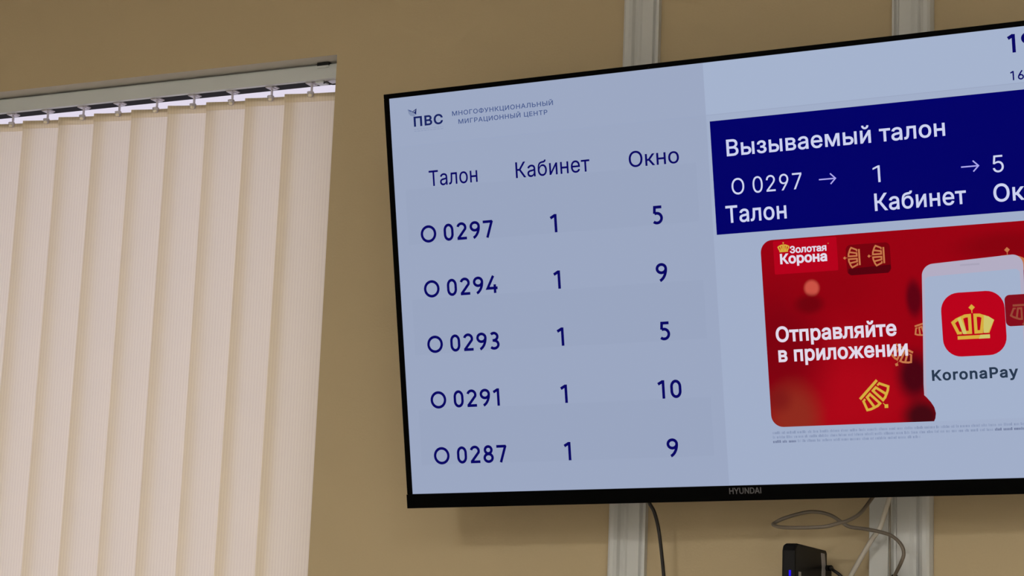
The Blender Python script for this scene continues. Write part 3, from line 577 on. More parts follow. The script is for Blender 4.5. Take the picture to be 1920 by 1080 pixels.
з|343|171,-4,28,0,-25,0 101,8,21,-8,-21,8 51,43,12,-15,-13,15 31,95,1,-20,21,0 94,95,-21,0,0,-13 117,61,-15,9,15,-9 171,47,-21,0,23,0 227,65,-14,-12,15,11 249,109,0,-18,0,18 226,154,15,-12,-16,11 163,171,26,0,-9,0 138,171,8,0,0,15 138,217,0,-15,8,0 163,217,-9,0,21,0 217,233,-15,-11,14,11 238,276,0,-18,0,17 220,318,12,-11,-12,11 173,334,19,0,-20,0 122,319,14,10,-15,-9 99,281,0,16,-20,0 40,281,19,0,0,20 59,335,-13,-16,12,15 107,371,-20,-9,20,8 173,384,-24,0,26,0 239,370,-18,9,19,-10 283,332,-11,16,10,-16 298,279,0,19,0,-22 277,224,14,14,-14,-14 225,197,21,4,0,-1 225,194,0,1,29,-4 291,164,-15,16,14,-16 313,104,0,24,0,-20 294,48,13,17,-12,-16 244,10,22,9,-21,-10
и|411|358,0,0,126,-21,0 296,0,21,0,0,91 296,274,0,-91,-1,0 293,274,1,0,-61,-91 111,0,61,91,-20,0 53,0,19,0,0,126 53,379,0,-126,20,0 114,379,-21,0,0,-92 114,104,0,92,1,0 118,104,-2,0,60,92 300,379,-61,-92,19,0 358,379,-20,0,0,-126
й|411|358,0,0,126,-21,0 296,0,21,0,0,91 296,274,0,-91,-1,0 293,274,1,0,-61,-91 111,0,61,91,-20,0 53,0,19,0,0,126 53,379,0,-126,20,0 114,379,-21,0,0,-92 114,104,0,92,1,0 118,104,-2,0,60,92 300,379,-61,-92,19,0 358,379,-20,0,0,-126|205,433,19,0,-18,0 155,446,15,-9,-14,8 120,481,9,-15,-9,14 107,529,0,-18,14,0 151,529,-15,0,0,-15 166,491,-10,10,11,-10 205,476,-16,0,16,0 244,491,-10,-10,10,10 259,529,0,-15,15,0 304,529,-15,0,0,-18 291,481,9,14,-9,-15 256,446,14,9,-15,-9
к|376|53,0,20,0,0,126 53,379,0,-126,20,0 114,379,-21,0,0,-54 114,215,0,55,13,0 152,215,-13,0,46,55 288,379,-45,-54,26,0 366,379,-26,0,-51,-61 213,196,51,61,52,-65 368,0,-52,65,-26,0 290,0,26,0,-41,53 167,159,41,-53,-18,0 114,159,17,0,0,-53 114,0,0,53,-21,0
л|400|6,0,7,0,0,19 6,56,0,-18,5,0 20,56,-4,0,12,0 48,63,-7,-5,8,4 67,86,-5,-11,5,11 78,133,-3,-21,3,20 84,211,-1,-32,2,56 91,379,-2,-56,86,0 348,379,-86,0,0,-126 348,0,0,126,-21,0 286,0,21,0,0,108 286,323,0,-108,-45,0 149,323,46,0,-2,-45 143,189,2,45,-2,-42 129,84,7,28,-7,-28 94,21,16,14,-16,-14 27,0,29,0,-7,0
м|535|53,0,20,0,0,126 53,379,0,-126,30,0 144,379,-30,0,30,-70 232,168,-29,70,5,-13 246,132,-4,12,4,-11 257,100,-4,10,3,-10 265,70,-2,10,3,-9 273,41,-2,10,-3,0 263,41,3,0,2,9 270,69,-3,-9,3,10 278,100,-3,-11,3,10 289,132,-4,-11,4,11 303,168,-5,-13,29,70 390,379,-29,-70,31,0 482,379,-31,0,0,-126 482,0,0,126,-20,0 421,0,20,0,0,66 421,197,0,-65,0,14 421,237,0,-13,0,13 422,276,-1,-13,0,12 422,315,0,-13,1,13 423,354,0,-13,2,0 430,354,-2,0,-5,-19 415,300,5,17,-5,-16 399,252,6,16,-6,-16 377,198,8,20,-28,-66 294,0,28,66,-18,0 240,0,18,0,-28,66 156,198,28,-66,-8,19 135,252,6,-17,-6,16 118,300,5,-16,-5,17 102,354,6,-19,3,0 111,354,-3,0,1,-11 112,318,0,13,0,-13 113,279,0,13,0,-14 113,238,0,14,0,-13 113,197,0,14,0,-65 113,0,0,66,-20,0
н|409|309,223,-70,0,0,-19 309,167,0,18,-70,0 99,167,70,0,0,18 99,223,0,-19,70,0|114,379,-21,0,0,-126 114,0,0,126,-21,0 53,0,20,0,0,126 53,379,0,-126,20,0|356,379,-21,0,0,-126 356,0,0,126,-21,0 295,0,20,0,0,126 295,379,0,-126,20,0
о|415|207,-8,35,0,-34,0 117,16,26,-16,-26,17 56,85,15,-29,-15,29 34,187,0,-38,0,40 56,291,-15,-29,15,30 117,360,-26,-17,26,16 207,384,-34,0,35,0 299,360,-26,16,26,-17 359,291,-14,30,15,-29 381,187,0,40,0,-38 359,85,15,29,-14,-29 299,16,26,17,-26,-16|207,46,-25,0,26,0 270,66,-16,-13,17,13 307,117,-8,-21,8,22 319,187,0,-25,0,26 307,258,8,-22,-8,22 270,310,17,-13,-16,13 207,330,26,0,-25,0 145,310,16,13,-16,-13 108,258,8,22,-8,-21 96,187,0,26,0,-25 108,117,-8,22,8,-21 145,66,-16,13,16,-13
п|408|355,379,-101,0,0,-126 355,0,0,126,-20,0 294,0,21,0,0,108 294,323,0,-108,-60,0 114,323,60,0,0,-108 114,0,0,108,-20,0 53,0,20,0,0,126 53,379,0,-126,101,0
р|424|53,-143,20,0,0,174 53,379,0,-174,19,0 112,379,-20,0,0,-20 112,319,0,20,2,0 118,319,-2,0,5,8 137,346,-8,-10,8,10 171,373,-14,-8,15,8 229,384,-24,0,32,0 313,361,-24,15,24,-16 370,293,-14,29,13,-30 390,189,0,40,0,-40 370,84,13,30,-14,-29 313,16,24,16,-24,-16 229,-8,32,0,-23,0 173,4,14,-8,-15,8 138,31,8,-10,-8,11 118,59,5,-8,-1,0 114,59,1,0,0,-67 114,-143,0,67,-21,0|220,47,-23,0,24,0 279,66,-16,-13,16,12 316,117,-8,-22,8,21 328,189,0,-27,0,27 316,261,8,-21,-8,21 280,311,16,-12,-16,13 220,330,24,0,-23,0 161,312,16,12,-16,-12 125,263,8,21,-8,-21 113,189,0,28,0,-28 125,115,-8,21,8,-21 162,65,-16,12,16,-12
т|325|132,0,21,0,0,108 132,325,0,-109,-42,0 6,325,42,0,0,18 6,379,0,-18,105,0 319,379,-104,0,0,-18 319,325,0,18,-42,0 193,325,42,0,0,-109 193,0,0,108,-20,0
ы|511|104,244,0,-19,37,0 214,244,-36,0,30,0 290,228,-21,11,21,-10 337,186,-10,18,11,-19 353,123,0,24,0,-23 337,61,11,18,-11,-19 290,16,21,11,-21,-11 214,0,30,0,-54,0 53,0,54,0,0,126 53,379,0,-126,20,0 114,379,-21,0,0,-107 114,56,0,108,33,0 214,56,-33,0,23,0 270,74,-15,-12,15,12 292,121,0,-19,0,20 270,169,15,-12,-15,12 214,187,23,0,-36,0 104,187,37,0,0,19|397,0,20,0,0,126 397,379,0,-126,20,0 458,379,-21,0,0,-126 458,0,0,126,-21,0
я|385|332,0,0,126,-20,0 271,0,21,0,0,109 271,326,0,-109,-29,0 184,326,29,0,-32,0 114,309,14,11,-14,-12 93,259,0,22,0,-21 114,211,-14,11,15,-12 184,194,-32,0,38,0 298,194,-38,0,0,-17 298,142,0,17,-40,0 180,142,39,0,-50,0 68,174,25,-21,-24,22 32,259,0,-35,0,36 68,346,-24,-22,25,22 180,379,-50,0,50,0 332,379,-51,0,0,-126|85,0,35,57,-23,0 15,0,23,0,36,57 122,172,-36,-58,22,0 190,172,-23,0,-35,-58'''
GL = {}
for ln in GLYPHS.strip().split('\n'):
    q = ln.split('|')
    GL[q[0]] = (int(q[1])/1000, [[[int(v)/1000 for v in p.split(',')] for p in c.split(' ')] for c in q[2:]])
GL['1'] = (.34, [[[x, y, 0, 0, 0, 0] for x, y in ((.155, 0), (.222, 0), (.222, .510), (.170, .510), (.028, .440), (.028, .378), (.155, .436))][::-1]])
GL['I'] = (.20, [[[x, y, 0, 0, 0, 0] for x, y in ((.068, 0), (.132, 0), (.132, .510), (.068, .510))]])
CAP = .510

def flatten(c, n=5):
    """bezier contour -> closed polyline"""
    out = []
    for i, p in enumerate(c):
        q = c[(i+1) % len(c)]
        P0, P3 = (p[0], p[1]), (q[0], q[1])
        P1, P2 = (p[0]+p[4], p[1]+p[5]), (q[0]+q[2], q[1]+q[3])
        dx, dy = P3[0]-P0[0], P3[1]-P0[1]
        L = math.hypot(dx, dy) or 1e-9
        bend = max(abs((r[0]-P0[0])*dy-(r[1]-P0[1])*dx)/L for r in (P1, P2))
        m = 1 if bend < .002 else n
        for k in range(m):
            t = k/m
            w = ((1-t)**3, 3*t*(1-t)**2, 3*t*t*(1-t), t**3)
            pt = tuple(w[0]*P0[j]+w[1]*P1[j]+w[2]*P2[j]+w[3]*P3[j] for j in (0, 1))
            if not out or math.hypot(pt[0]-out[-1][0], pt[1]-out[-1][1]) > 1e-4:
                out.append(pt)
    if math.hypot(out[0][0]-out[-1][0], out[0][1]-out[-1][1]) < 1e-4:
        out.pop()
    return out

def fatten(pts, d, sgn):
    """moves a contour outwards by d (sgn: turning sense of the solid contours)"""
    n = len(pts)
    res = []
    for i in range(n):
        a, p, c = Vector(pts[i-1]), Vector(pts[i]), Vector(pts[(i+1) % n])
        d1, d2 = (p-a).normalized(), (c-p).normalized()
        n1, n2 = Vector((d1.y, -d1.x)), Vector((d2.y, -d2.x))
        m = n1+n2
        m = m.normalized() if m.length > 1e-4 else n1
        res.append(tuple(p+m*(sgn*d/max(m.dot(n1), .5))))
    return res

def area(p): return .5*sum(p[i-1][0]*p[i][1]-p[i][0]*p[i-1][1] for i in range(len(p)))

def winding(x, y, cons):
    w = 0
    for c in cons:
        for i in range(len(c)):
            (x0, y0), (x1, y1) = c[i-1], c[i]
            if (y0 <= y) != (y1 <= y):
                if x0+(y-y0)*(x1-x0)/(y1-y0) > x:
                    w += 1 if y1 > y0 else -1
    return w

FILLED = {}
def filled(ch, weight):
    if (ch, weight) not in FILLED:
        adv, cons = GL[ch]
        cs = [flatten(c) for c in cons]
        big = max(cs, key=lambda c: abs(area(c)))
        sgn = 1 if area(big) > 0 else -1
        cs = [fatten(c, weight, sgn) for c in cs]
        vv, ee = [], []
        for c in cs:
            k = len(vv)
            vv += [Vector(p) for p in c]
            ee += [(k+i, k+(i+1) % len(c)) for i in range(len(c))]
        r = delaunay_2d_cdt(vv, ee, [], 0, 1e-6)
        ff = []
        for t in r[2]:
            x = sum(r[0][i].x for i in t)/len(t)
            y = sum(r[0][i].y for i in t)/len(t)
            if winding(x, y, cs) != 0:
                ff.append(tuple(t))
        FILLED[(ch, weight)] = ([tuple(v) for v in r[0]], ff)
    return FILLED[(ch, weight)]

def glyph_mesh(text, weight, track=0.0):
    """flat lettering in em units with the baseline at 0"""
    V_, F_ = [], []
    x = 0.0
    for ch in text:
        if ch == ' ':
            x += .19+track
            continue
        vv, ff = filled(ch, weight)
        used = sorted({i for f in ff for i in f})
        ix = {j: len(V_)+k for k, j in enumerate(used)}
        V_ += [(x+vv[j][0], vv[j][1]) for j in used]
        F_ += [tuple(ix[i] for i in f) for f in ff]
        x += GL[ch][0]+track
    return V_, F_

LAYER = .00018
def loc(u, v, k):
    """millimetres across and down the lit panel -> set-local metres, k layers in front of the panel"""
    return (u/1000, -LAYER*k, -v/1000)

def write(b, text, u0, u1, base, cap, mat, k, weight=0.0, track=0.0):
    """letters from u0 to u1 (mm) on a baseline, with the given height of a capital"""
    vv, ff = glyph_mesh(text, weight, track)
    xs_ = [p[0] for p in vv]
    lo, hi = min(xs_), max(xs_)
    sx = (u1-u0)/(hi-lo)
    sy = cap/CAP
    b.add([loc(u0+(p[0]-lo)*sx, base-p[1]*sy, k) for p in vv], ff, mat)

def poly(b, pts, mat, k):
    b.add([loc(u, v, k) for u, v in pts], [tuple(range(len(pts)))], mat)

def rect(b, u0, v0, u1, v1, mat, k):
    poly(b, [(u0, v0), (u0, v1), (u1, v1), (u1, v0)], mat, k)

def rrect(u0, v0, u1, v1, r, n=8):
    pts = []
    for cu, cv, a0 in ((u1-r, v0+r, -90), (u1-r, v1-r, 0), (u0+r, v1-r, 90), (u0+r, v0+r, 180)):
        for i in range(n+1):
            a = math.radians(a0+90*i/n)
            pts.append((cu+r*math.cos(a), cv+r*math.sin(a)))
    return pts

def stroke(b, pts, w, mat, k, closed=False):
    """a line of constant width with mitred bends and square ends"""
    P = [Vector(p) for p in pts]
    n = len(P)
    L, R = [], []
    for i in range(n):
        if closed:
            a, c = P[i-1], P[(i+1) % n]
        else:
            a, c = P[max(i-1, 0)], P[min(i+1, n-1)]
        d1 = (P[i]-a).normalized() if (P[i]-a).length > 1e-9 else (c-P[i]).normalized()
        d2 = (c-P[i]).normalized() if (c-P[i]).length > 1e-9 else d1
        n1 = Vector((-d1.y, d1.x)); n2 = Vector((-d2.y, d2.x))
        m = n1+n2
        m = m.normalized() if m.length > 1e-6 else n1
        s_ = min(1/max(m.dot(n1), .35), 2.2)*w/2
        L.append(P[i]+m*s_); R.append(P[i]-m*s_)
    vv = [loc(p.x, p.y, k) for p in L]+[loc(p.x, p.y, k) for p in R]
    m = n if closed else n-1
    b.add(vv, [(i, (i+1) % n, n+(i+1) % n, n+i) for i in range(m)], mat)

def arc(cx, cy, rx, ry, a0, a1, n=20):
    return [(cx+rx*math.cos(math.radians(a0+(a1-a0)*i/n)), cy+ry*math.sin(math.radians(a0+(a1-a0)*i/n))) for i in range(n+1)]

def stadium(cx, y0, y1, r, n=14):
    """tall round-ended loop"""
    ry = r*1.25
    return arc(cx, y1-ry, r, ry, 0, 180, n)+arc(cx, y0+ry, r, ry, 180, 360, n)

# numerals of the queue table: centre lines in units of the numeral height, y up
T = .158
h_ = T/2
DIG = {
    '0': (.64, [(stadium(.32, h_, 1-h_, .32-h_), True)]),
    '1': (.44, [([(.02, .79), (.31, .945)], False), ([(.315, 0), (.315, 1.0)], False)]),
    '2': (.64, [(arc(.31, .70, .245, .235, 165, -22, 18)+[(.07, .075)], False), ([(.02, h_), (.63, h_)], False)]),
    '3': (.60, [(arc(.26, .735, .225, .205, 140, -90, 18), False), (arc(.26, .285, .265, .225, 90, -140, 20), False), ([(.17, .52), (.27, .52)], False)]),
    '4': (.68, [([(.45, 1.0), (.06, .29), (.69, .29)], False), ([(.52, .50), (.52, 0)], False)]),
    '5': (.58, [([(.54, 1-h_), (.14, 1-h_), (.115, .57)], False), (arc(.245, .325, .27, .265, 118, -135, 22), False)]),
    '6': (.64, [(arc(.32, .29, .25, .225, 0, 360, 28)[:-1], True), ([(.49, .98), (.30, .74), (.10, .42), (.07, .30)], False)]),
    '7': (.62, [([(0, 1-h_), (.60, 1-h_)], False), ([(.575, .96), (.24, 0)], False)]),
    '8': (.64, [(arc(.32, .735, .205, .20, 0, 360, 28)[:-1], True), (arc(.32, .285, .25, .22, 0, 360, 28)[:-1], True)]),
    '9': (.64, [(arc(.32, .71, .25, .225, 0, 360, 28)[:-1], True), (arc(.02, .71, .55, .70, 0, -70, 16), False)]),
    'О': (1.02, [(arc(.51, .5, .51-h_, .51-h_, 0, 360, 40)[:-1], True)]),
}
def numerals(b, text, u0, base, hgt, mat, k, adv=None, wt=1.0, sx=1.0):
    u = u0
    for ch in text:
        if ch == ' ':
            u += .34*hgt
            continue
        w, strokes = DIG[ch]
        for pts, cl in strokes:
            stroke(b, [(u+x*hgt*sx, base-y*hgt) for x, y in pts], T*hgt*wt, mat, k, cl)
        u += (adv if (adv and ch != 'О') else w*hgt*sx+.16*hgt)

def crown(b, cx, cy, w, ang, mat, k, wt=.075, dot=True, fill=None):
    """crown badge: base bar, two petals, two outer bars and a bead; cx, cy is the middle of the base bar"""
    ca, sa = math.cos(math.radians(ang)), math.sin(math.radians(ang))
    def q(p): return (cx+w*(p[0]*ca-p[1]*sa), cy-w*(p[0]*sa+p[1]*ca))
    stroke(b, [q((-.37, .04)), (q((.37, .04)))], w*wt*1.1, mat, k)
    for s in (-1, 1):
        stroke(b, [q((s*x, y)) for x, y in ((.065, .155), (.065, .545), (.165, .54), (.255, .505), (.19, .155))], w*wt, mat, k, True)
        stroke(b, [q((s*x, y)) for x, y in ((.265, .15), (.375, .15))], w*wt*.8, mat, k)
        stroke(b, [q((s*x, y)) for x, y in ((.335, .13), (.455, .40), (.37, .46), (.25, .51))], w*wt, mat, k)
    if fill:
        poly(b, [q(p) for p in ((.235, .125), (.345, .125), (.495, .415), (.38, .50), (.27, .535))], fill, k+1)
        poly(b, [q(p) for p in ((-.145, .125), (-.24, .125), (-.345, .49), (-.27, .52))], fill, k+1)
        poly(b, [q(p) for p in ((.12, -.005), (.38, -.005), (.38, .085), (.16, .085))], fill, k+1)
    if dot:
        r = .075
        poly(b, [q(p) for p in ((0, .73-r), (r, .73), (0, .73+r), (-r, .73))], mat, k)
        stroke(b, [q((0, .60)), q((0, .68))], w*.02, mat, k)

# ------------------------------------------------------------------ the display
tv = thing('television', 'large flat black framed display tilted forward on the wall, showing a ticket queue', 'television')
RT = Matrix(((.99926346, -.0336364, -.01846949), (.02956943, .98171039, -.18807011), (.02445769, .18738546, .98198193)))
tv.matrix_world = Matrix.Translation((-1.56712104, 2.70499924, 2.37766974)) @ RT.to_4x4()
SWD, SHT = 1.107, .623
b = MB()
def bar(x0, x1, z0, z1, y0=-.002, y1=.012): b.box((x0, y0, z0), (x1, y1, z1), 'bezel')
bar(-.0092, SWD+.0092, -.0003, .0072)
bar(-.0092, -.0003, -SHT, -.0003)
bar(SWD+.0003, SWD+.0092, -SHT, -.0003)
bar(-.0098, SWD+.0098, -.6452, -SHT-.0002, -.0035, .014)
b.build('bezel', tv, .0008)
b = MB()
xa, xb = -.007, SWD+.007
b.box((xa, .0122, -.640), (xb, .024, .005), 'back')
vv = [(.09, .024, -.07), (SWD-.09, .024, -.07), (SWD-.05, .024, -.632), (.05, .024, -.632), (.13, .062, -.20), (SWD-.13, .062, -.20), (SWD-.08, .066, -.620), (.08, .066, -.620)]
b.add(vv, [(0, 1, 2, 3), (4, 7, 6, 5), (0, 4, 5, 1), (1, 5, 6, 2), (2, 6, 7, 3), (3, 7, 4, 0)], 'back')
b.build('back_cover', tv)
b = MB()
for ch_u0, ch_u1, tx in ((520.6, 569.3, 'HYUNDAI'),):
    write(b, tx, ch_u0, ch_u1, 634.9, 8.4, 'logo', 0, .016)
bl_ = b.build('maker_lettering', tv, fix=False)
bl_.location = (0, -.0038, 0)
bl_['label'] = 'small grey maker lettering on the lower bezel'
b = MB()
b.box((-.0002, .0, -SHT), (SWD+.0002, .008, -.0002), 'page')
screen = b.build('screen', tv)

# page background areas: header, left table bands; lighter right half paints in uneven backlight
b = MB()
rect(b, .5, .5, 520, 77.5, 'head_dim', 1)
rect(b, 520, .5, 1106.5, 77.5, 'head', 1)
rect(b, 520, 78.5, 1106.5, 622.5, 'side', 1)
for v in (146, 319, 492):
    rect(b, 19, v, 500, v+86.6, 'band', 1)
rect(b, 19, 77.8, 508, 78.5, 'line', 1)
b.build('page_layout', screen, fix=False)

b = MB()
write(b, 'ПВС', 40.6, 91.4, 47.9, 14.6, 'ink_logo', 2, .022, .05)
write(b, 'МНОГОФУНКЦИОНАЛЬНЫЙ', 107.8, 278, 37.9, 6.9, 'ink_soft', 2, .010, .04)
write(b, 'МИГРАЦИОННЫЙ ЦЕНТР', 117.8, 268, 51.3, 6.9, 'ink_soft', 2, .010, .04)
# bird emblem over the first letter: pale body and wing, dark wing tip
poly(b, [(31, 20.5), (33.5, 22.5), (38.5, 24.4), (42, 27), (44.5, 31.6), (40, 32.0), (35.5, 30.6), (32.6, 27.2)], 'ink_fine', 2)
poly(b, [(31, 20.2), (33, 21.0), (38, 23.0), (39.4, 24.6), (35.0, 24.0)], 'ink_soft', 3)
poly(b, [(38.6, 24.8), (46.8, 20.2), (45.6, 30.2), (42.4, 27.2)], 'ink_logo', 3)
poly(b, [(40.6, 24.9), (45.4, 22.4), (42.6, 26.2)], 'ink_pale', 4)
rnd = random.Random(3)
for (v, n) in ((52.2, 8), (55.2, 8)):
    u = 40.5
    while u < 90:
        w = rnd.uniform(2, 6)
        rect(b, u, v, min(u+w, 91), v+1.2, 'ink_pale', 2)
        u += w+1.4
b.build('header_logo', screen, fix=False)

for (t, u0, u1, cp, tr) in (('Талон', 61.2, 144.6, 24.0, .012), ('Кабинет', 209.4, 331.6, 24.0, .012), ('Окно', 394.9, 474.2, 23.4, 0)):
    b = MB()
    write(b, t, u0, u1, 143.7, cp, 'ink', 2, .004, tr)
    b.build('column_heading', screen, fix=False)

ROWS = [('0297', '1', '5'), ('0294', '1', '9'), ('0293', '1', '5'), ('0291', '1', '10'), ('0287', '1', '9')]
BASE = [231.2, 317.2, 403.9, 490.8, 577.9]
for (tk, cab, wn), v in zip(ROWS, BASE):
    b = MB()
    numerals(b, 'О', 41.0, v, 26.6, 'ink', 2)
    numerals(b, tk, 81.0, v, 26.8, 'ink', 2, 22.6)
    b.build('ticket_number', screen, fix=False)
    b = MB()
    numerals(b, cab, 261.7, v+.4, 27.8, 'ink', 2)
    b.build('room_number', screen, fix=False)
    b = MB()
    numerals(b, wn, 427.0 if len(wn) == 1 else 418.5, v+.6, 27.4, 'ink', 2, 19.5)
    b.build('counter_number', screen, fix=False)

b = MB()
numerals(b, '19', 963.6, 35.3, 25.6, 'ink', 2, 19.0, 1.15, 1.0)
b.build('clock_readout', screen, fix=False)
b = MB()
numerals(b, '16', 964.2, 73.5, 12.9, 'ink', 2, 10.2, .95)
b.build('date_readout', screen, fix=False)

b = MB()
rect(b, 525.2, 87.5, 1096, 254.8, 'blue', 2)
for (t, u0, u1, v, cp) in (('Вызываемый талон', 548.3, 869.2, 140.7, 23.6), ('О 0297', 552.5, 658.5, 197.9, 23.6), ('5', 932.1, 947.1, 198.5, 23.6),
                           ('Талон', 540.9, 632.8, 238.4, 24.4), ('Кабинет', 762.6, 892.6, 238.2, 24.0), ('Окно', 930.5, 1011, 239.2, 24.0)):
    write(b, t, u0, u1, v, cp, 'white', 3, .0 if t[0] in 'О5' and t != 'Окно' else .010, .012)
write(b, '1', 762.9, 773.4, 198.2, 24.2, 'white', 3, -.004)
for (u0, u1, v) in ((683.9, 708.9, 187.1), (888.2, 913.1, 187.1)):
    stroke(b, [(u0, v), (u1-.8, v)], 1.9, 'arrow', 3)
    stroke(b, [(u1-8.2, v-7.6), (u1-.6, v), (u1-8.2, v+7.6)], 1.9, 'arrow', 3)
b.build('call_panel', screen, fix=False)

M['ad'] = picture_glow('advert_picture', (152, 0, 16), [
    (700, 500, 95, 60, (172, 4, 22), 1, .7), (610, 430, 60, 90, (122, 0, 14), .9, .7), (690, 345, 60, 30, (142, 0, 14), .8, .7),
    (625, 528, 34, 44, (142, 44, 30), .9, .6), (604, 500, 16, 16, (122, 22, 22), .8, .8), (663, 342, 10.5, 11, (204, 84, 70), .95, .3),
    (658, 365, 20, 13, (108, 0, 10), .9, .5), (810, 366, 11, 25, (88, 0, 16), .95, .45), (803, 475, 22, 32, (72, 2, 16), 1, .55),
    (811, 533, 25, 22, (66, 6, 16), 1, .55), (710, 420, 30, 22, (160, 14, 26), .6, .5), (940, 300, 60, 18, (130, 0, 12), .8, .6)])
b = MB()
poly(b, rrect(590.4, 268.4, 1084, 540.2, 18), 'ad', 2)
poly(b, rrect(609.6, 270.5, 704, 319, 2), 'ad_logo', 3)
# word mark with its small crown
write(b, 'Золотая', 634.2, 688.5, 289.4, 9.6, 'ad_white', 4, .024)
write(b, 'Корона', 618.8, 688.6, 303.9, 13.6, 'ad_white', 4, .028)
crown(b, 625.0, 286.8, 17.6, 0, 'gold', 4, .11)
poly(b, [(u+691.5, v+279.4) for u, v in arc(0, 0, .9, .9, 0, 360, 8)[:-1]], 'gold_dim', 4)
# dark cube turned on its side with two crowns
poly(b, rrect(716.5, 284.0, 780.5, 327.5, 7), 'ad_cube', 3)
poly(b, [(719, 318), (779.8, 316), (780.4, 321), (776, 327.4), (722, 327.6), (718, 324)], 'ad_cube2', 4)
crown(b, 737.0, 302.3, 31, 90, 'gold_dim', 5)
crown(b, 772.4, 302.0, 31, 90, 'gold_dim', 5)
# crowns tumbling about
crown(b, 735.0, 490.4, 50, 225, 'gold', 3, .072)
crown(b, 792.5, 434.5, 37, 151, 'gold_dim', 3)
crown(b, 944.0, 345.0, 52, 0, 'gold_dim', 3, .1)
crown(b, 819.0, 401.5, 30, 195, 'gold_dim', 3)
# telephone with the application badge
left = [(815.6, 540.2), (815.9, 487), (819.5, 420), (823.0, 345)]
top = [(823.4+17*(1-math.cos(math.radians(a))), 336-17*math.sin(math.radians(a))) for a in range(0, 91, 10)]
rgt = [(950-0+15*math.sin(math.radians(a)), 329-15*math.cos(math.radians(a))) for a in range(0, 91, 10)]
poly(b, left+top+rgt+[(962, 440), (959, 540.2)], 'phone', 6)
poly(b, [(819.2, 540.2), (819.6, 487), (823.2, 420), (827.0, 341), (832, 336.8), (955, 334.0), (959.5, 338), (958.5, 440), (955.8, 540.2)], 'phone_screen', 7)
rect(b, 878, 322.6, 905, 325.0, 'notch', 7)
poly(b, [(798, 497), (808, 498), (814.2, 501.5), (819, 506), (825, 513.5), (829, 520.5), (830.8, 529), (829.6, 536), (827.6, 540.2), (798, 540.2)], 'ad', 8)
poly(b, rrect(847.4, 361.9, 935.8, 451.4, 25), 'ad_red', 8)
crown(b, 890.3, 427.5, 60, 0, 'gold', 9, .075, True, 'gold_pale')
poly(b, rrect(936.2, 369.5, 980, 413, 7), 'ad_cube3', 9)
crown(b, 961, 383, 38, 180, 'gold_dark', 10, .07)
write(b, 'KoronaPay', 828.6, 948.5, 482.9, 14.0, 'slate', 8, .024, .05)
write(b, 'Отправляйте', 605.4, 782.5, 416.4, 21.0, 'ad_white', 9, .021, .010)
write(b, 'в приложении', 607.4, 796.9, 445.4, 21.0, 'ad_white', 9, .021, .010)
b.build('advert', screen, fix=False)

# illegible small print under the advert
b = MB()
rnd = random.Random(5)
for v, u1, bold in ((550.2, 1080, (9999, 0)), (556.6, 1080, (915, 1080)), (563.0, 806, (590, 619))):
    u = 591.0
    while u < u1:
        w = rnd.uniform(3.5, 16)
        e_ = min(u+w, u1)
        bo = bold[0]-4 <= u < bold[1]
        x = u
        while x < e_:
            d = rnd.uniform(.9, 1.6)
            up = rnd.choice((3.0, 3.0, 3.0, 4.0))
            rect(b, x, v-up, min(x+d, e_), v, 'ink_fine2' if bo else ('ink_fine' if rnd.random() < .45 else 'ink_pale'), 2)
            x += d+rnd.uniform(.45, .8)
        u = e_+2.2
b.build('fine_print', screen, fix=False)

# steel bracket between the display and the wall
br = thing('wall_bracket', 'dark steel bracket holding the display off the wall', 'bracket', (-1.02, YB, 2.05))
b = MB()
b.box((-.22, -.004, -.20), (.22, 0, .20), 'steel')
b.build('wall_plate', br)
for sx in (-.17, .17):
    p = RT @ Vector((.5535+sx, .062, -.22)) + Vector(tv.location)
    q = RT @ Vector((.5535+sx, .063, -.52)) + Vector(tv.location)
    P, Q = rel(p, br.location), rel(q, br.location)
    b = MB()
    b.tube([(sx, -.003, .17), (P[0], P[1]+.016, P[2])], .010, 'steel', 10, 2)
    b.tube([(sx, -.003, -.17), (Q[0], Q[1]+.016, Q[2])], .010, 'steel', 10, 2)
    b.tube([(P[0], P[1]+.012, P[2]+.02), (Q[0], Q[1]+.012, Q[2]-.02)], .010, 'steel', 10, 2)
    b.build('arm', br)

# ------------------------------------------------------------------ cable trunking, box and cables under the display
t = thing('cable_trunking', 'narrow white cable trunking strip beside the right moulding below the display', 'trunking', (-.854, YB, .0))
b = MB()
b.box((-.0155, -.011, .3), (.0155, 0, 2.0), 'trim')
b.build('channel', t, .001)
b = MB()
b.box((-.0145, -.0135, .3), (.0145, -.0112, 2.0), 'trim')
b.build('cover', t, .001)

mp = thing('media_box', 'thin black media box standing edge-on to the wall under the display', 'media box', (-.938, 2.90, 1.53))
m0 = mp.location
b = MB()
x0, x1 = -.948-m0[0], -.928-m0[0]
ya, yb = 2.82-m0[1], 2.972-m0[1]
zt, zb = 1.694-m0[2], 0.0
side = [(ya, zb+.008), (ya, zt-.010), (ya+.004, zt-.002), (ya+.014, zt+.001), (yb-.004, zt), (yb, zt-.004), (yb, zb+.004), (yb-.004, zb), (ya+.008, zb)]
b.prism_x(side, x0, x1, 'black')
body = b.build('case', mp, .0025)
b = MB()
b.box((-.008, yb-.002, .03), (.008, 3.0-m0[1], .14), 'black')
b.build('wall_mount', mp)
b = MB()
lab = [(2.940, 1.6885), (2.957, 1.6885), (2.963, 1.672), (2.960, 1.650), (2.943, 1.650), (2.946, 1.668)]
b.add([(x1+d, y-m0[1], z-m0[2]) for d in (-.0002, .0006) for y, z in lab], [tuple(range(6)), tuple(range(6, 12))]+[(i, (i+1) % 6, 6+(i+1) % 6, 6+i) for i in range(6)], 'sticker')
b.build('sticker', mp)['label'] = 'white paper sticker near the back edge'
b = MB()
b.box((x1-.0002, 2.836-m0[1], 1.630-m0[2]), (x1+.0008, 2.846-m0[1], 1.655-m0[2]), 'sticker')
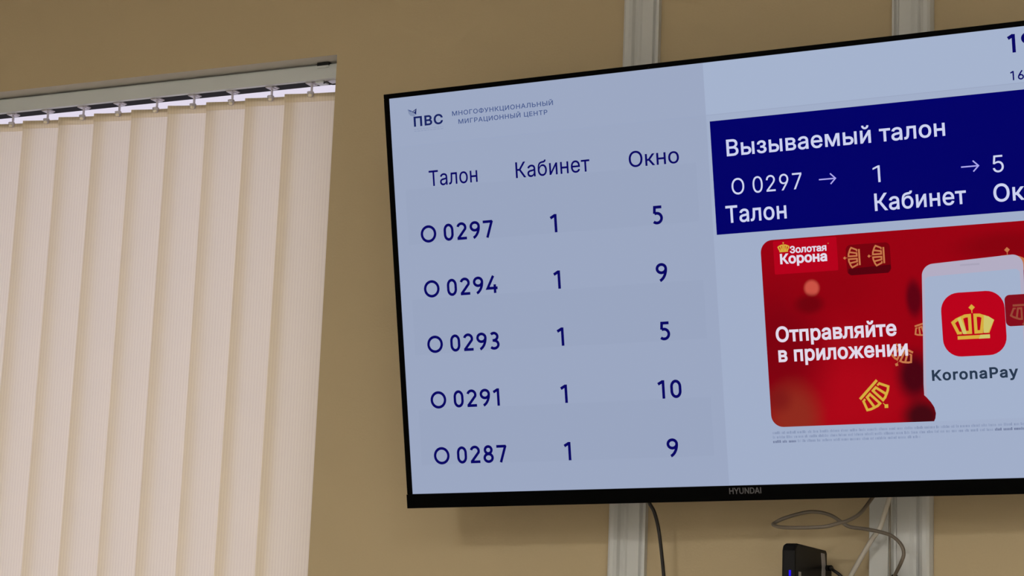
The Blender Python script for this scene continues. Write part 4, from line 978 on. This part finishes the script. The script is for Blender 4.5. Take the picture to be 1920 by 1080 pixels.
b.build('printed_mark', mp, .0003)['label'] = 'small pale printed mark near the front edge'
b = MB()
b.box((.001, ya-.0006, 1.648-m0[2]), (.004, ya+.0004, 1.656-m0[2]), 'led')
b.build('status_light', mp)['label'] = 'blue status light'

def cable(name, pts, r, mat, label, extra=None):
    b = MB()
    o0 = pts[-1]
    b.tube([rel(p, o0) for p in pts], r, mat)
    if extra:
        extra(b, o0)
    o = b.build(name)
    o.location = o0
    return tag(o, label, 'cable')

cable('power_cable', [(-1.2127, 2.905, 1.812), (-1.2050, 2.920, 1.790), (-1.1985, 2.926, 1.7630), (-1.1907, 2.93, 1.7470), (-1.1865, 2.94, 1.7195), (-1.1839, 2.95, 1.6777), (-1.1829, 2.957, 1.6477), (-1.1813, 2.965, 1.6034), (-1.179, 2.975, 1.45), (-1.176, 2.985, 1.2), (-1.175, 2.99, .9)],
      .0028, 'cable_black', 'black cable hanging straight down right beside the left moulding')
cable('data_cable', [(-.8190, 2.93, 1.815), (-.8280, 2.93, 1.795), (-.8458, 2.925, 1.769), (-.8567, 2.9, 1.7441), (-.8689, 2.88, 1.7316), (-.8807, 2.868, 1.7264), (-.8993, 2.86, 1.7209), (-.9347, 2.86, 1.7194), (-.9678, 2.875, 1.7211), (-.987, 2.895, 1.7261), (-.9863, 2.905, 1.7309), (-.9749, 2.915, 1.7382), (-.949, 2.925, 1.7468), (-.9305, 2.93, 1.7481), (-.9116, 2.935, 1.7435), (-.8944, 2.935, 1.7331), (-.8826, 2.935, 1.7269), (-.8569, 2.93, 1.7233), (-.8343, 2.925, 1.7189), (-.8159, 2.92, 1.7131), (-.8007, 2.915, 1.7007), (-.7963, 2.915, 1.6873), (-.8019, 2.92, 1.6739), (-.8170, 2.945, 1.6590), (-.8200, 2.952, 1.6535)],
      .0027, 'cable_grey', 'grey brown cable looping sideways under the display before curling down')
cable('antenna_cable', [(-.815, 2.955, 1.815), (-.824, 2.955, 1.7857), (-.8287, 2.955, 1.7717), (-.8366, 2.955, 1.7465), (-.8442, 2.955, 1.7253), (-.8583, 2.96, 1.7076), (-.8912, 2.975, 1.6596), (-.9090, 2.984, 1.6270), (-.9150, 2.989, 1.57), (-.9160, 2.993, 1.45), (-.9160, 2.995, 1.2)],
      .0036, 'cable_white', 'thick white cable slanting down to the left across the trunking')
cable('signal_cable', [(-.829, 2.958, 1.80), (-.8294, 2.96, 1.7862), (-.8297, 2.96, 1.7665), (-.8295, 2.96, 1.7195), (-.8282, 2.957, 1.6601), (-.8280, 2.955, 1.6535)],
      .0016, 'cable_thin', 'thin straight cable hanging in front of the right moulding')
cable('adapter_lead', [(-.9285, 2.966, 1.668), (-.922, 2.962, 1.6675), (-.9133, 2.945, 1.6668), (-.9044, 2.927, 1.6625), (-.8923, 2.925, 1.6541), (-.8831, 2.93, 1.6393), (-.872, 2.945, 1.60), (-.862, 2.96, 1.566), (-.84, 2.962, 1.552)],
      .0024, 'cable_black', 'short black lead plugged into the right side of the media box',
      lambda b, o0: b.tube([rel(p, o0) for p in ((-.9282, 2.966, 1.668), (-.922, 2.962, 1.6675), (-.9165, 2.952, 1.667))], .0045, 'black', 10, 2))
ad = thing('power_adapter', 'small black adapter on the right moulding where the grey cable ends', 'adapter', (-.817, 2.965, 1.54))
b = MB()
b.box((-.023, -.022, 0), (.022, .0225, .112), 'black')
b.build('case', ad, .005)
b = MB()
b.lathe([(.006, .108), (.0055, .116), (.0038, .119)], (-.003, -.013, 0), 'black', 14)
b.build('cable_gland', ad)

# ------------------------------------------------------------------ ceiling lamps that light the hall
for i, (x, y) in enumerate(LAMP_SPOTS):
    l = thing('ceiling_light', 'square white ceiling light panel in the hall behind the camera', 'ceiling light', (x, y, H), 'ceiling light panels')
    b = MB()
    s_, w_ = .32, .02
    for (xa, xb, ya_, yb_) in ((-s_, s_, -s_, -s_+w_), (-s_, s_, s_-w_, s_), (-s_, -s_+w_, -s_+w_, s_-w_), (s_-w_, s_, -s_+w_, s_-w_)):
        b.box((xa, ya_, -.03), (xb, yb_, 0), 'frame')
    b.build('lamp_frame', l)
    b = MB()
    b.box((-s_+w_, -s_+w_, -.024), (s_-w_, s_-w_, -.012), 'lamp')
    b.build('diffuser', l)
